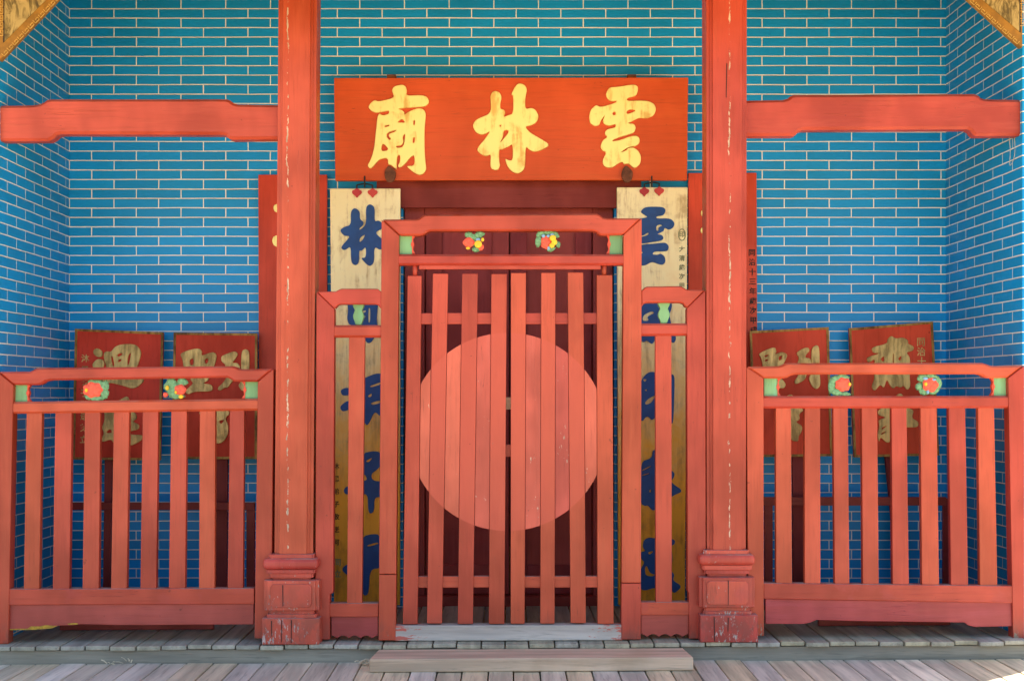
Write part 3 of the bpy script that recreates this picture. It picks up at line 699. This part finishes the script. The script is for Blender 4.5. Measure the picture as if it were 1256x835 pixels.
# leaves: slats (xt0,xt1,yt, xb0,xb1,yb)
DCX, DCY, DR = 622.5, 529.5, 121.5
leafs = [[(500,517,338.2, 494,512,765.2),(531,549.5,335.6, 523.6,542,764.2),(567,586,335.6, 561.4,580,764.8),(602.8,621.6,336, 599.5,618.6,764.8)],
         [(626.8,645,334.8, 626.4,643.4,764.6),(664,681.2,334.6, 662.7,680.2,764.4),(696.4,715.4,334.2, 700,718.6,763.6),(732,751,337.4, 733,752.7,764.8)]]
def ex(sl, side_, py):
    u = (py-sl[2])/(sl[5]-sl[2]); return sl[0+side_]+(sl[3+side_]-sl[0+side_])*u
yg = .012
for li, lf in enumerate(leafs):
    stile = lf[0] if li == 0 else lf[3]
    o = slab('gate_leaf', quad(*stile[:3], *stile[3:]), yg, .04, 'vlow', gate, .0025)     # hinge stile carries the rest
    px = 509 if li == 0 else 741
    bm = bmesh.new(); a, c = P(px, 342, .03), P(px, 318, .03); tube(bm, [a, c], .0105, 14); obj('pivot', bm, 'v', o, 0, smooth=True)
    for sl in lf:
        if sl is stile: continue
        slab('slat', quad(*sl[:3], *sl[3:]), yg, .03, 'vchip' if sl[0] in (531, 664) else 'vgate', o, .002)
    xa, xb_ = (ex(lf[0], 0, 390)+2, ex(lf[3], 1, 390)-2)
    slab('cross_rail', [(xa, 384), (xb_, 383.6), (xb_, 397.2), (xa, 397.6)], yg+.012, .03, 'h', o, .002)
    xa, xb_ = (ex(lf[0], 0, 713)+2, ex(lf[3], 1, 713)-2)
    slab('cross_rail', [(xa, 706.8), (xb_, 706.2), (xb_, 720), (xa, 720.6)], yg+.012, .03, 'h', o, .002)
    for sa, sb in zip(lf, lf[1:]):           # boards of the round disc, cut to its arc between the slats
        up, dn = [], []
        for i in range(9):
            u = i/8
            y1 = DCY-DR*.8; y2 = DCY+DR*.8
            for _ in range(6):
                x1 = ex(sa, 1, y1)+.5+(ex(sb, 0, y1)-ex(sa, 1, y1)-1)*u; y1 = DCY-math.sqrt(max(DR*DR-(x1-DCX)**2, 4))
                x2 = ex(sa, 1, y2)+.5+(ex(sb, 0, y2)-ex(sa, 1, y2)-1)*u; y2 = DCY+math.sqrt(max(DR*DR-(x2-DCX)**2, 4))
            up.append((x1, y1)); dn.append((x2, y2))
        slab('disc_board', up+dn[::-1], yg+.002, .01, 'disc', o, .0012)
    if li == 0:
        for y0, y1, mt in ((487, 502, 'step'), (545, 560, 'base')): slab('latch_bar', rect(606, y0, 632, y1), .055, .02, mt, o, .002)
sill = rebase(slab('door_sill', [(483.5,766.8),(763.5,766),(764,785),(483.2,785.6)], .0, .07, 'sill', None, .004)); tag(sill, 'weathered grey timber sill with red paint remnants under the gate leaves', 'sill')
bm = bmesh.new()                             # the loose plank used as a step
yf, ybk = YC+5.53, YC+5.738
for z_ in (-.0775, -.0215):
    pass
pts = [(-1.332*.5*1.02, yf), (.767, yf), (.752, ybk), (-.515, ybk)]
pts[0] = ((452.7-CX)*5.53/F, yf); pts[1] = ((850.7-CX)*5.53/F, yf); pts[2] = ((838-CX)*5.738/F, ybk); pts[3] = ((464-CX)*5.738/F, ybk)
a = [bm.verts.new((x, y, -.0765+FS*x)) for x, y in pts]; c = [bm.verts.new((x, y, -.0205+FS*x)) for x, y in pts]
bm.faces.new(a); bm.faces.new(c)
for i in range(4): bm.faces.new((a[i], a[(i+1) % 4], c[(i+1) % 4], c[i]))
st_ = rebase(obj('step_plank', bm, 'step', None, .006, 3)); tag(st_, 'thick bare timber plank lying on the boardwalk as a step before the gate', 'step')

# ================================================================ signboard
ys0, ys1 = .80, .84                          # it leans forward at the top
def sdep(py): return ys0+(ys1-ys0)*(py-95.5)/(221.4-95.5)
sign = thing('signboard', 'orange red signboard with three big gold characters over the door', 'sign', (0, .85, P(0, 222, .84).z))
slab('board', [(409.6,95.8),(844.2,95.2),(842.8,221),(411.2,221.6)], ys0, .032, 'sign', sign, .003, yb=ys1)
miao = [[(300,68),(345,60),(372,75),(382,108),(374,148),(480,143),(530,150),(555,180),(552,210),(520,236),(420,242),(305,250),(345,262),(362,280),(358,300),(400,270),(450,250),(490,246),(515,258),(532,290),(520,400),(520,560),(525,660),(535,720),(520,755),(485,775),(445,760),(400,725),(375,698),(440,700),(440,615),(410,630),(380,670),(350,700),(322,718),(308,700),(325,670),(328,615),(303,617),(300,735),(285,718),(255,692),(232,690),(230,635),(165,650),(150,665),(120,700),(95,725),(68,700),(90,660),(110,610),(125,540),(135,440),(148,310),(165,285),(190,305),(240,290),(240,265),(190,275),(135,285),(95,265),(75,235),(95,205),(128,180),(155,195),(280,165),(270,130),(262,105),(275,80)],
 [(303,358),(345,327),(368,362),(330,357)],[(432,343),(443,339),(443,376),(431,380)],[(430,475),(443,473),(441,516),(425,521)],[(203,385),(243,377),(240,386),(206,397)],[(224,440),(300,416),(285,433),(240,446),(236,470),(256,485),(243,499),(221,470)],[(188,518),(233,560),(225,580),(177,584)],[(288,545),(340,540),(355,505),(345,475),(369,438),(356,547),(310,560)]]
lin_ = [[(240,110),(275,120),(293,160),(280,210),(280,252),(310,258),(322,280),(305,318),(345,300),(382,290),(382,142),(365,142),(385,95),(410,58),(440,50),(475,65),(493,100),(478,160),(476,255),(525,242),(560,260),(585,310),(565,360),(520,385),(475,390),(510,435),(580,475),(678,535),(600,580),(545,592),(510,575),(480,545),(478,680),(470,725),(440,755),(410,762),(370,745),(335,705),(315,640),(345,655),(378,657),(378,525),(345,550),(290,575),(272,570),(272,670),(280,690),(270,725),(245,737),(210,725),(200,690),(208,605),(170,628),(120,605),(97,575),(110,545),(150,500),(205,422),(165,450),(130,457),(90,440),(62,390),(75,350),(110,325),(205,288),(205,190),(200,155),(215,120)],
 [(308,418),(358,423),(272,528),(302,475)],[(277,378),(287,379),(287,391),(276,391)]]
yun = [[(245,82),(310,78),(430,58),(465,75),(465,110),(450,150),(376,168),(380,190),(480,185),(550,190),(595,215),(608,255),(590,305),(540,328),(470,322),(420,350),(380,366),(430,367),(450,395),(435,440),(390,455),(320,475),(268,495),(262,508),(330,495),(400,468),(450,460),(478,480),(478,520),(450,545),(390,552),(322,596),(375,578),(384,560),(420,552),(465,575),(490,625),(485,680),(455,712),(430,718),(390,680),(352,690),(345,668),(310,680),(270,712),(225,718),(190,695),(185,650),(218,593),(180,580),(168,545),(185,500),(225,472),(205,455),(205,430),(225,410),(287,398),(290,370),(240,388),(200,375),(185,345),(207,298),(175,340),(160,380),(130,390),(90,370),(78,320),(90,260),(135,218),(170,240),(285,205),(300,188),(255,195),(225,175),(210,140),(225,100)],
 [(266,277),(289,277),(289,299),(265,301)],[(374,272),(400,256),(457,262),(378,297)]]
g_ = 'three gold characters'
for lp, org in ((miao, (440, 95, 6.42)), (lin_, (570, 95, 6.423)), (yun, (710, 95, 6.423))):
    glyph('character', lp, org, .80, .008, 'gold', sign, .0025, dep=lambda py: sdep(py))
for px in (478.5, 769.3):                    # leaf-shaped rests under the board
    c = (px, 213)
    lf = [(px-1.5,202.5),(px+4,207),(px+7.2,211),(px+6.4,219),(px+3,223.5),(px-3,223.8),(px-6.4,219),(px-7,211),(px-4.6,206)]
    o = slab('support_bracket', chaikin(lf, 1), .818, .014, 'rust', sign, .003)
for px in (480, 775): slab('top_clip', rect(px-5.5, 91.5, px+5.5, 96), .82, .05, 'rust', sign, .001)
# ---- gold couplet boards
def scroll(label, pts, y, chars, txt, hearts, edge=None):
    cx = sum(p[0] for p in pts)/len(pts)
    t = thing('couplet_board', label, 'board', (P(cx, 0, y).x, y, P(0, max(p[1] for p in pts), y).z), 'gilded couplet boards')
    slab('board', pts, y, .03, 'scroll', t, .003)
    for lp, org in chars: glyph('character', lp, org, y, .006, 'blue', t, .0015)
    for a in txt: letters('small_character', *a[:5], y, a[5], t)
    for hx, hy in hearts:
        h = [(hx-1,hy-5.6),(hx+1.4,hy-5.4),(hx+3,hy-3.6),(hx+5.4,hy-3),(hx+6.2,hy-.6),(hx+4.8,hy+1.6),(hx+2,hy+3.4),(hx,hy+6.4),(hx-2,hy+3.6),(hx-5,hy+1.4),(hx-6.2,hy-.8),(hx-5.4,hy-3),(hx-3,hy-3.6)]
        me = slab('heart_pendant', chaikin(h, 1), y-.012, .011, 'heart', t, .003)
        bm = bmesh.new(); tube(bm, [P(hx, hy-4, y-.004), P(hx, hy-9.5, y-.004)], .004); tube(bm, [P(hx, hy-9.5, y-.004), P(hx+(447-hx if hx < 600 else 799.5-hx)*.9, hy-11, y+.004)], .0035); obj('hanging_hook', bm, 'iron', t, 0)
    hx = sum(h[0] for h in hearts)/2
    bm = bmesh.new(); tube(bm, [P(hx, 229, y+.004), P(hx, 216.5, .79)], .004); obj('hook_rod', bm, 'iron', t, 0)
    return t
zl, zm, zn = (395,225,5.96), (395,355,4.18), (395,545,4.18)
cl = [([[(240,178),(278,205),(276,262),(305,283),(302,305),(272,330),(275,345),(325,300),(320,175),(350,150),(388,175),(383,280),(415,272),(440,290),(447,330),(385,358),(440,410),(480,440),(430,492),(381,460),(382,580),(345,612),(281,544),(322,545),(322,460),(290,495),(271,488),(272,580),(245,602),(212,580),(212,455),(165,493),(133,470),(212,385),(160,385),(130,345),(160,320),(213,305),(210,205)],[(276,398),(318,370),(300,412),(272,434)]], zl),
 ([[(130,60),(290,60),(285,100),(280,160),(288,195),(262,262),(240,278),(222,265),(215,192),(140,185),(128,150),(135,110)],[(238,95),(248,95),(247,170),(237,170)],[(206,112),(225,106),(225,116),(206,122)],[(206,140),(222,134),(222,143),(207,150)]], zm),
 ([[(93,515),(130,500),(152,520),(148,540),(105,545)]], zm), ([[(90,600),(130,568),(152,580),(142,615),(105,627)]], zm),
 ([[(195,480),(215,455),(270,432),(300,430),(330,440),(335,640),(300,652),(270,622),(240,690),(225,696),(210,660),(198,560)],[(244,495),(300,474),(300,487),(250,502)],[(234,545),(256,530),(254,548),(240,553)],[(250,580),(300,567),(300,582),(255,592)]], zm),
 ([[(205,45),(260,33),(300,38),(312,100),(280,130),(252,150),(258,185),(320,190),(320,270),(268,268),(268,340),(250,355),(237,340),(235,250),(190,260),(120,255),(110,235),(125,212),(200,208),(205,190),(232,180),(225,158),(203,145)],[(221,86),(262,64),(240,92)]], zn),
 ([[(205,470),(260,457),(300,462),(310,632),(245,637),(240,760),(222,775),(205,758),(190,700),(125,665),(101,640),(120,615),(190,600)],[(231,515),(285,499),(292,508),(235,523)]], zn)]
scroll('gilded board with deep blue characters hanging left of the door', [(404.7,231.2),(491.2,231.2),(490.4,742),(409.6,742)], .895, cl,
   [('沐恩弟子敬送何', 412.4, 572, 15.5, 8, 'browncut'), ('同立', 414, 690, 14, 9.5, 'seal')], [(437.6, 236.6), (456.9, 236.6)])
zl, zm, zn = (755,225,5.96), (755,355,4.18), (755,545,4.18)
cr = [([[(215,172),(345,172),(368,195),(352,235),(298,242),(298,259),(400,256),(432,290),(422,325),(388,342),(358,322),(353,347),(330,360),(300,372),(340,378),(352,402),(335,420),(240,434),(195,442),(150,432),(145,400),(240,380),(240,356),(200,385),(150,380),(140,340),(130,380),(90,380),(80,300),(120,265),(242,250),(205,228),(180,208)],[(296,312),(325,300),(345,310),(318,319),(312,332),(316,346),(298,348)]], zl),
 ([[(150,460),(195,447),(300,440),(365,432),(390,460),(382,493),(350,498),(282,498),(266,520),(305,524),(330,513),(360,535),(365,575),(345,597),(310,590),(265,572),(215,602),(160,600),(130,570),(165,530),(208,502),(140,490)]], zl),
 ([[(130,60),(285,60),(290,90),(275,130),(290,200),(312,250),(300,275),(285,270),(268,235),(205,240),(200,265),(185,282),(160,260),(145,272),(122,260),(122,150)],[(140,133),(185,111),(202,120),(160,140),(172,160),(138,163)]], zm),
 ([[(132,460),(165,425),(195,420),(212,438),(280,430),(302,440),(302,500),(296,680),(285,690),(270,600),(207,642),(200,660),(185,670),(168,650),(152,655),(140,675),(126,670),(126,520)],[(140,459),(162,460),(148,475)],[(147,515),(161,510),(159,523)],[(150,578),(170,558),(207,538),(185,580),(155,592)]], zm),
 ([[(126,88),(185,70),(190,30),(205,25),(218,60),(280,128),(302,145),(300,165),(280,192),(350,238),(290,262),(200,337),(185,335),(165,310),(150,315),(126,300)],[(134,131),(182,107),(182,112),(136,136)],[(134,156),(172,145),(172,150),(136,160)],[(169,240),(181,226),(181,247)]], zn),
 ([[(145,488),(170,475),(205,480),(280,480),(305,490),(302,510),(285,517),(292,580),(282,645),(302,665),(292,695),(342,725),(302,762),(285,747),(205,730),(150,747),(126,740),(126,640),(150,602),(130,585),(126,550),(155,545),(138,525)],[(149,630),(160,618),(175,658),(205,665),(188,676),(153,670)],[(164,550),(197,544),(174,566)]], zn)]
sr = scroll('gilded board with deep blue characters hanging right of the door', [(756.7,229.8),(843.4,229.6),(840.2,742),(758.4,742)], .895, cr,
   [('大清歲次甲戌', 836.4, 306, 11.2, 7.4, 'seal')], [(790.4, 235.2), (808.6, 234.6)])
bm = bmesh.new()                             # oval seal above the small writing
pp = [P(836.5+4.2*math.cos(a), 288+7*math.sin(a), .8945) for a in [2*math.pi*i/20 for i in range(21)]]; tube(bm, pp, .0022, 6); obj('seal', bm, 'seal', sr, 0)
letters('small_character', '印', 836.5, 288, 8, 7.5, .895, 'seal', sr)
# ---- red couplet boards behind the columns
def redboard(label, pts, chars, txt):
    cx = sum(p[0] for p in pts)/len(pts); y = .925
    t = thing('red_board', label, 'board', (P(cx, 0, y).x, y, P(0, max(p[1] for p in pts), y).z), 'red boards behind the columns')
    slab('board', pts, y, .022, 'board', t, .002)
    for c_ in chars: glyph('character', [c_], (0, 0, 1), y, .006, 'gold', t, .001)
    for a in txt: letters('small_character', *a[:5], y, a[5], t, tilt=a[6])
    return t
redboard('plain tall red board on the wall behind the flaking column', [(316.8,214.4),(401,214.4),(401.6,735),(318,735)],
  [[(335,254.7),(338,250),(384,246),(384,264),(338,262)], [(333.2,296),(337,288),(384,284),(384,308),(338,304)]], [])
redboard('tall red board with a column of small black characters behind the cracked column', [(844.4,212.4),(928,212),(930,735),(845,735)],
  [[(859.2,261),(860.6,257.4),(900,252),(900,270),(860.4,266.6)], [(858.8,283),(860.4,278.4),(900,276),(900,292),(860.2,287)]], [('同治十三年歲次甲戌', 922.2, 310.4, 11.85, 8.8, 'black', .25)])

# ================================================================ procession placards leaning at the back
def placard(label, cat, q, yt, ybm, chars, txt, pole, thick=.02):
    """q: TL TR BR BL pixels; yt / ybm: depth of top and bottom"""
    cx = sum(p[0] for p in q)/4; y0, y1 = min(p[1] for p in q), max(p[1] for p in q)
    dep = lambda py: yt+(ybm-yt)*(py-y0)/(y1-y0)
    pz = floor_z(P(pole[2], 0, .8).x)
    t = thing('placard', label, cat, (P(pole[2], 0, .8).x, .8, pz), 'placards leaning at the back wall')
    slab('panel', q, yt, thick, 'plaque', t, .0015, yb=ybm)
    # thin gilt border, four strips mitred round the face
    ctr = (sum(p[0] for p in q)/4, sum(p[1] for p in q)/4)
    def ins(p, d):
        return (p[0]+d*(1 if p[0] < ctr[0] else -1), p[1]+d*(1 if p[1] < ctr[1] else -1))
    bm = bmesh.new(); I = [ins(p, 2.6) for p in q]; O = [ins(p, -.3) for p in q]
    def v(p, h): d = dep(p[1]); w_ = P(p[0], p[1], d); return bm.verts.new((w_.x, d-h, w_.z))
    o1 = [v(p, .004) for p in O]; i1 = [v(p, .004) for p in I]; o2 = [v(p, -.001) for p in O]; i2 = [v(p, -.001) for p in I]
    for i in range(4):
        j = (i+1) % 4
        bm.faces.new((o1[i], o1[j], i1[j], i1[i])); bm.faces.new((o2[i], i2[i], i2[j], o2[j])); bm.faces.new((o1[i], o2[i], o2[j], o1[j])); bm.faces.new((i1[i], i1[j], i2[j], i2[i]))
    obj('gilt_border', bm, 'trim', t, 0)
    for lp, org in chars: glyph('character', lp, org, yt, .007, 'oldgold', t, .002, dep=dep)
    for a in txt: letters('small_character', *a[:5], yt, 'oldgold', t, dep=dep, tilt=a[5])
    px0, px1, xb, py1 = pole[0], pole[1], pole[2], (y1-20)
    bm = bmesh.new(); yp = ybm+thick+.002
    zt = P(0, py1, yp).z; zt_ = P(0, y0+30, yp).z
    wd = (px1-px0)/S(yp); xt = P((px0+px1)/2, 0, yp).x; xbm = P(xb, 0, yp).x
    vs_ = []
    for x, z, yo in ((xbm, pz+.002, -.02), (xt, zt, 0)):
        vs_.append([bm.verts.new((x+sx*wd/2, yp+yo+(sy*.012)+.014, z)) for sx, sy in ((-1,-1),(1,-1),(1,1),(-1,1))])
    for i in range(4): bm.faces.new((vs_[0][i], vs_[0][(i+1) % 4], vs_[1][(i+1) % 4], vs_[1][i]))
    bm.faces.new(vs_[0][::-1]); bm.faces.new(vs_[1]); obj('pole', bm, 'pole', t, .002)
    return t
o1 = (85, 395, 4.64)
placard('brick red placard with a gilt border, leftmost, one large gold character with long sweeping foot', 'placard', [(92.5,403.4),(200.3,407.8),(196.6,564),(89.3,563)], .88, .83, [
 ([[(138,160),(160,146),(192,165),(190,195),(165,202),(140,182)]], o1), ([[(133,235),(165,206),(197,215),(203,245),(190,264),(138,264)]], o1),
 ([[(198,175),(215,165),(240,170),(260,140),(300,125),(380,125),(412,165),(407,200),(387,260),(365,300),(440,325),(375,384),(300,360),(240,345),(188,347),(180,325),(200,290),(215,255),(200,215)],[(240,193),(250,195),(259,250),(248,252)],[(272,186),(302,174),(302,188),(280,197)],[(280,215),(298,210),(298,222),(280,228)],[(335,195),(355,168),(345,230),(333,252)]], o1),
 ([[(198,500),(240,470),(310,430),(330,420),(345,440),(340,500),(382,518),(387,550),(360,565),(402,583),(397,612),(350,618),(343,640),(422,640),(417,672),(350,707),(255,690),(240,665),(188,684),(184,660),(202,630),(185,600),(202,565),(203,520)],[(208,630),(235,604),(248,630)]], o1)],
 [('沐恩弟子敬送刻立', 104.6, 440, 14.2, 10, -.25)], (128.4, 137.4, 131.5))
o2 = (205, 395, 4.64)
placard('brick red placard with gold characters in two columns, against the plain tall red board', 'placard', [(213.4,408),(315.4,409),(315,562.4),(211,562.4)], .88, .83, [
 ([[(73,180),(120,160),(180,147),(202,165),(197,190),(215,185),(265,167),(287,190),(272,245),(245,300),(235,335),(200,348),(255,354),(264,385),(240,396),(160,395),(120,413),(104,395),(125,370),(152,348),(130,325),(150,300),(95,260),(90,215)],[(129,215),(151,204),(153,242),(134,247)],[(213,215),(236,204),(236,226),(221,242)]], o2),
 ([[(308,195),(340,180),(385,164),(407,180),(387,215),(370,233),(400,230),(420,255),(400,310),(370,340),(345,375),(330,372),(300,393),(286,375),(320,345),(348,300),(330,265),(333,240),(310,225)]], o2),
 ([[(422,165),(450,151),(472,170),(468,300),(462,370),(430,397),(404,360),(423,340)]], o2),
 ([[(180,515),(200,500),(270,478),(340,490),(362,520),(330,545),(352,590),(347,640),(320,685),(280,692),(268,660),(240,600),(258,560),(200,540)],[(293,562),(330,554),(308,582)]], o2)], [], (264.4, 279, 271.5))
o3 = (915, 395, 4.64)
placard('tilted brick red placard with gold characters in two columns, beside the cracked column', 'placard', [(919.7,406.2),(1016,401.4),(1020.6,559),(924.5,560)], .88, .83, [
 ([[(68,180),(130,150),(165,143),(174,170),(160,185),(205,167),(237,185),(222,220),(200,260),(190,310),(227,350),(217,376),(190,377),(100,372),(83,340),(95,250),(85,205)],[(104,191),(126,184),(126,192),(106,200)],[(106,216),(124,210),(124,218),(108,225)],[(183,197),(206,188),(200,212),(186,220)]], o3),
 ([[(283,175),(320,150),(355,143),(362,165),(340,185),(335,203),(365,205),(372,240),(345,290),(335,330),(280,356),(273,335),(300,300),(288,240),(302,205)]], o3),
 ([[(368,150),(400,128),(417,145),(417,280),(424,360),(400,384),(373,365),(353,320),(372,290)]], o3),
 ([[(150,500),(240,410),(265,412),(300,480),(332,500),(300,520),(305,555),(280,567),(320,590),(317,620),(297,650),(297,678),(263,677),(240,640),(200,560)]], o3)], [], (972, 986, 979))
o4 = (1035, 385, 4.395)
placard('tilted brick red placard with one big gold character and small gold writing, rightmost', 'placard', [(1041.4,402.8),(1143.8,394.6),(1151.5,558),(1047.5,560.4)], .88, .83, [
 ([[(233,135),(255,116),(275,133),(320,126),(347,145),(342,160),(377,175),(372,200),(332,207),(357,235),(352,330),(358,390),(340,413),(320,385),(305,397),(280,388),(265,404),(245,385),(230,350),(215,402),(195,378),(165,417),(146,395),(165,345),(158,290),(168,240),(130,266),(118,235),(198,210),(155,212),(146,180),(233,160)],[(193,245),(216,224),(216,262)],[(288,240),(312,224),(302,256)],[(262,215),(267,215),(267,330),(262,330)]], o4),
 ([[(178,520),(250,480),(288,430),(310,428),(330,460),(350,508),(377,520),(362,560),(402,580),(397,610),(340,612),(260,600),(250,640),(247,692),(225,692),(195,660),(190,692),(178,660),(190,600),(183,570),(230,558),(183,545)],[(200,613),(236,598),(204,624)],[(198,642),(234,628),(200,652)]], o4)],
 [('同治十三年', 1129.5, 420, 12, 11, .4)], (1084, 1098, 1110))
# racks that hold the placards
def rack(label, x0, x1, y0, y1, legs):
    y = .775; cx = P((x0+x1)/2, 0, y).x
    t = thing('placard_rack', label, 'rack', (cx, y, floor_z(cx)), 'placard racks')
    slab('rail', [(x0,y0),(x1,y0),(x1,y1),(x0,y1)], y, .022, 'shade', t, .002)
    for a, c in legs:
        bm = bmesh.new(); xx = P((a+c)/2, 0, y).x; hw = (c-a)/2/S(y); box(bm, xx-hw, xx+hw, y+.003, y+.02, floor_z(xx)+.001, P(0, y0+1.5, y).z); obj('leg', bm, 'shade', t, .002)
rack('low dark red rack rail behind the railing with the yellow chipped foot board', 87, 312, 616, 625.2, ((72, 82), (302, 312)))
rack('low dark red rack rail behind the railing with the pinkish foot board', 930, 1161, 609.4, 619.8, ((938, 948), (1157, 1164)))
def plank(label, pts):
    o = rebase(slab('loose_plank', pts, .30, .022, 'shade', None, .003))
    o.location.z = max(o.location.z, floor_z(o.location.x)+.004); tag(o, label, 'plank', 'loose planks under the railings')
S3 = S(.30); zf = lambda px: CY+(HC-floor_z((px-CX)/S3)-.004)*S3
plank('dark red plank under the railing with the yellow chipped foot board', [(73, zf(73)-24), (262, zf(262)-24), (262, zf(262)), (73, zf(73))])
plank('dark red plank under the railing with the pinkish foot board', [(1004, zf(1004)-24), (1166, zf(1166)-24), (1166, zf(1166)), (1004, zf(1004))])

# ================================================================ painted corner brackets
def corner(label, outer, inner, y, fx):
    t = thing('corner_bracket', label, 'bracket', (P(outer[0][0], 0, y).x, y+.02, P(0, max(p[1] for p in outer), y).z), 'painted corner brackets')
    slab('frame', outer, y, .04, 'ochre', t, .003); slab('inner_line', [(a+(1.6 if a > 600 else -1.6)*(-1 if False else 1), c+(1.8 if c > 0 else 0)) for a, c in inner], y-.002, .006, 'black', t, 0); slab('painted_panel', inner, y-.004, .01, 'ink', t, .001)
    for c0_, u, v_, n in fx:                 # raised key-pattern along the frame
        bm = bmesh.new()
        for i in range(n):
            ox, oy = c0_[0]+u[0]*i, c0_[1]+u[1]*i; L_ = [(0,0),(0,.9),(.75,.9),(.75,.25),(.35,.25),(.35,.6)]
            pts = [P(ox+u[0]*a+v_[0]*c, oy+u[1]*a+v_[1]*c, y-.001) for a, c in L_]
            tube(bm, pts, .0022, 5)
        obj('key_pattern', bm, 'fret', t, 0)
    return t
yk = .014
corner('ochre framed corner bracket with an ink landscape, upper left by the side wall', [(-1.5,74.5),(-1.5,-18),(85.3,-18)], [(5.4,51),(5.4,-15),(71,-15)], yk,
   [((2, 66), (6.4, -6.75), (3.4, 3.6), 12), ((-.5, 44), (0, -9), (4.6, 0), 6)])
corner('ochre framed corner bracket with an ink landscape, upper right by the side wall', [(1256.5,61),(1256.5,-18),(1170,-18)], [(1250.4,38.6),(1250.4,-15),(1188.4,-15)], yk,
   [((1250.5, 51), (-6.6, -6.0), (-3.2, 3.6), 11), ((1251.2, 32), (0, -9), (4.4, 0), 5)])

# ================================================================ small loose things
def blob(name, ctr, r, mat, label, cat, sq=(1, 1, .6), seed=1):
    rnd = random.Random(seed); bm = bmesh.new(); bmesh.ops.create_icosphere(bm, subdivisions=3, radius=1)
    ph = [rnd.uniform(0, 6) for _ in range(6)]
    for v in bm.verts:
        k_ = 1+.12*math.sin(3*v.co.x+ph[0])+.12*math.sin(4*v.co.y+ph[1])+.1*math.sin(5*v.co.z+ph[2])
        v.co = Vector((v.co.x*r*sq[0]*k_, v.co.y*r*sq[1]*k_, v.co.z*r*sq[2]*k_))
    zmin = min(v.co.z for v in bm.verts)
    for v in bm.verts: v.co.z -= zmin
    o = obj(name, bm, mat, None, 0, smooth=True); o.location = ctr; return tag(o, label, cat)
M['white'] = plain('white_stone', (222, 222, 220), .6, 0, .12, 40)
M['straw'] = plain('dry_straw', (206, 190, 160), .8, 0, .2, 60)
xs = P(903, 790, -.075).x
x_ = (903-CX)/S(-.05)
blob('pebble', (x_, -.048, floor_z(x_)+.002), .018, 'white', 'flat white pebble at the foot of the cracked column', 'pebble', (1, .45, .45))
def straw(label, px, y, n, spread, seed):
    rnd = random.Random(seed); bm = bmesh.new(); x0 = (px-CX)/S(y)
    for i in range(n):
        a = rnd.uniform(0, math.pi*2); l = rnd.uniform(.012, .035); p = Vector((x0+rnd.uniform(-spread, spread), y+rnd.uniform(-.012, .012), -.072+FS*x0+rnd.uniform(0, .014)))
        d = Vector((math.cos(a)*l, math.sin(a)*l*.35, rnd.uniform(-.3, .7)*l)); tube(bm, [p, p+d*.5+Vector((0, 0, .003)), p+d], rnd.uniform(.0012, .003), 5)
    tag(rebase(obj('dry_leaf_litter', bm, 'straw', None, 0)), label, 'leaf litter', 'dry litter on the boardwalk')
straw('small tuft of dry leaf litter at the left end of the step plank', 447, -.125, 22, .03, 3)
straw('few dry stalks on the boardwalk in front of the railing with the yellow chipped foot board', 146, -.085, 9, .05, 5)
bm = bmesh.new(); pp = []
for i in range(24):
    u = i/23; pp.append(P(1240.5+1.5*math.sin(u*9), 166+36*math.sin(u*math.pi)+(2*u), .09)+Vector((.012*math.cos(u*3.1), 0, 0)))
tube(bm, pp, .0012, 5); tag(rebase(obj('hanging_string', bm, 'straw', None, 0)), 'thin looped string hanging under the tie beam at the right side wall', 'string')
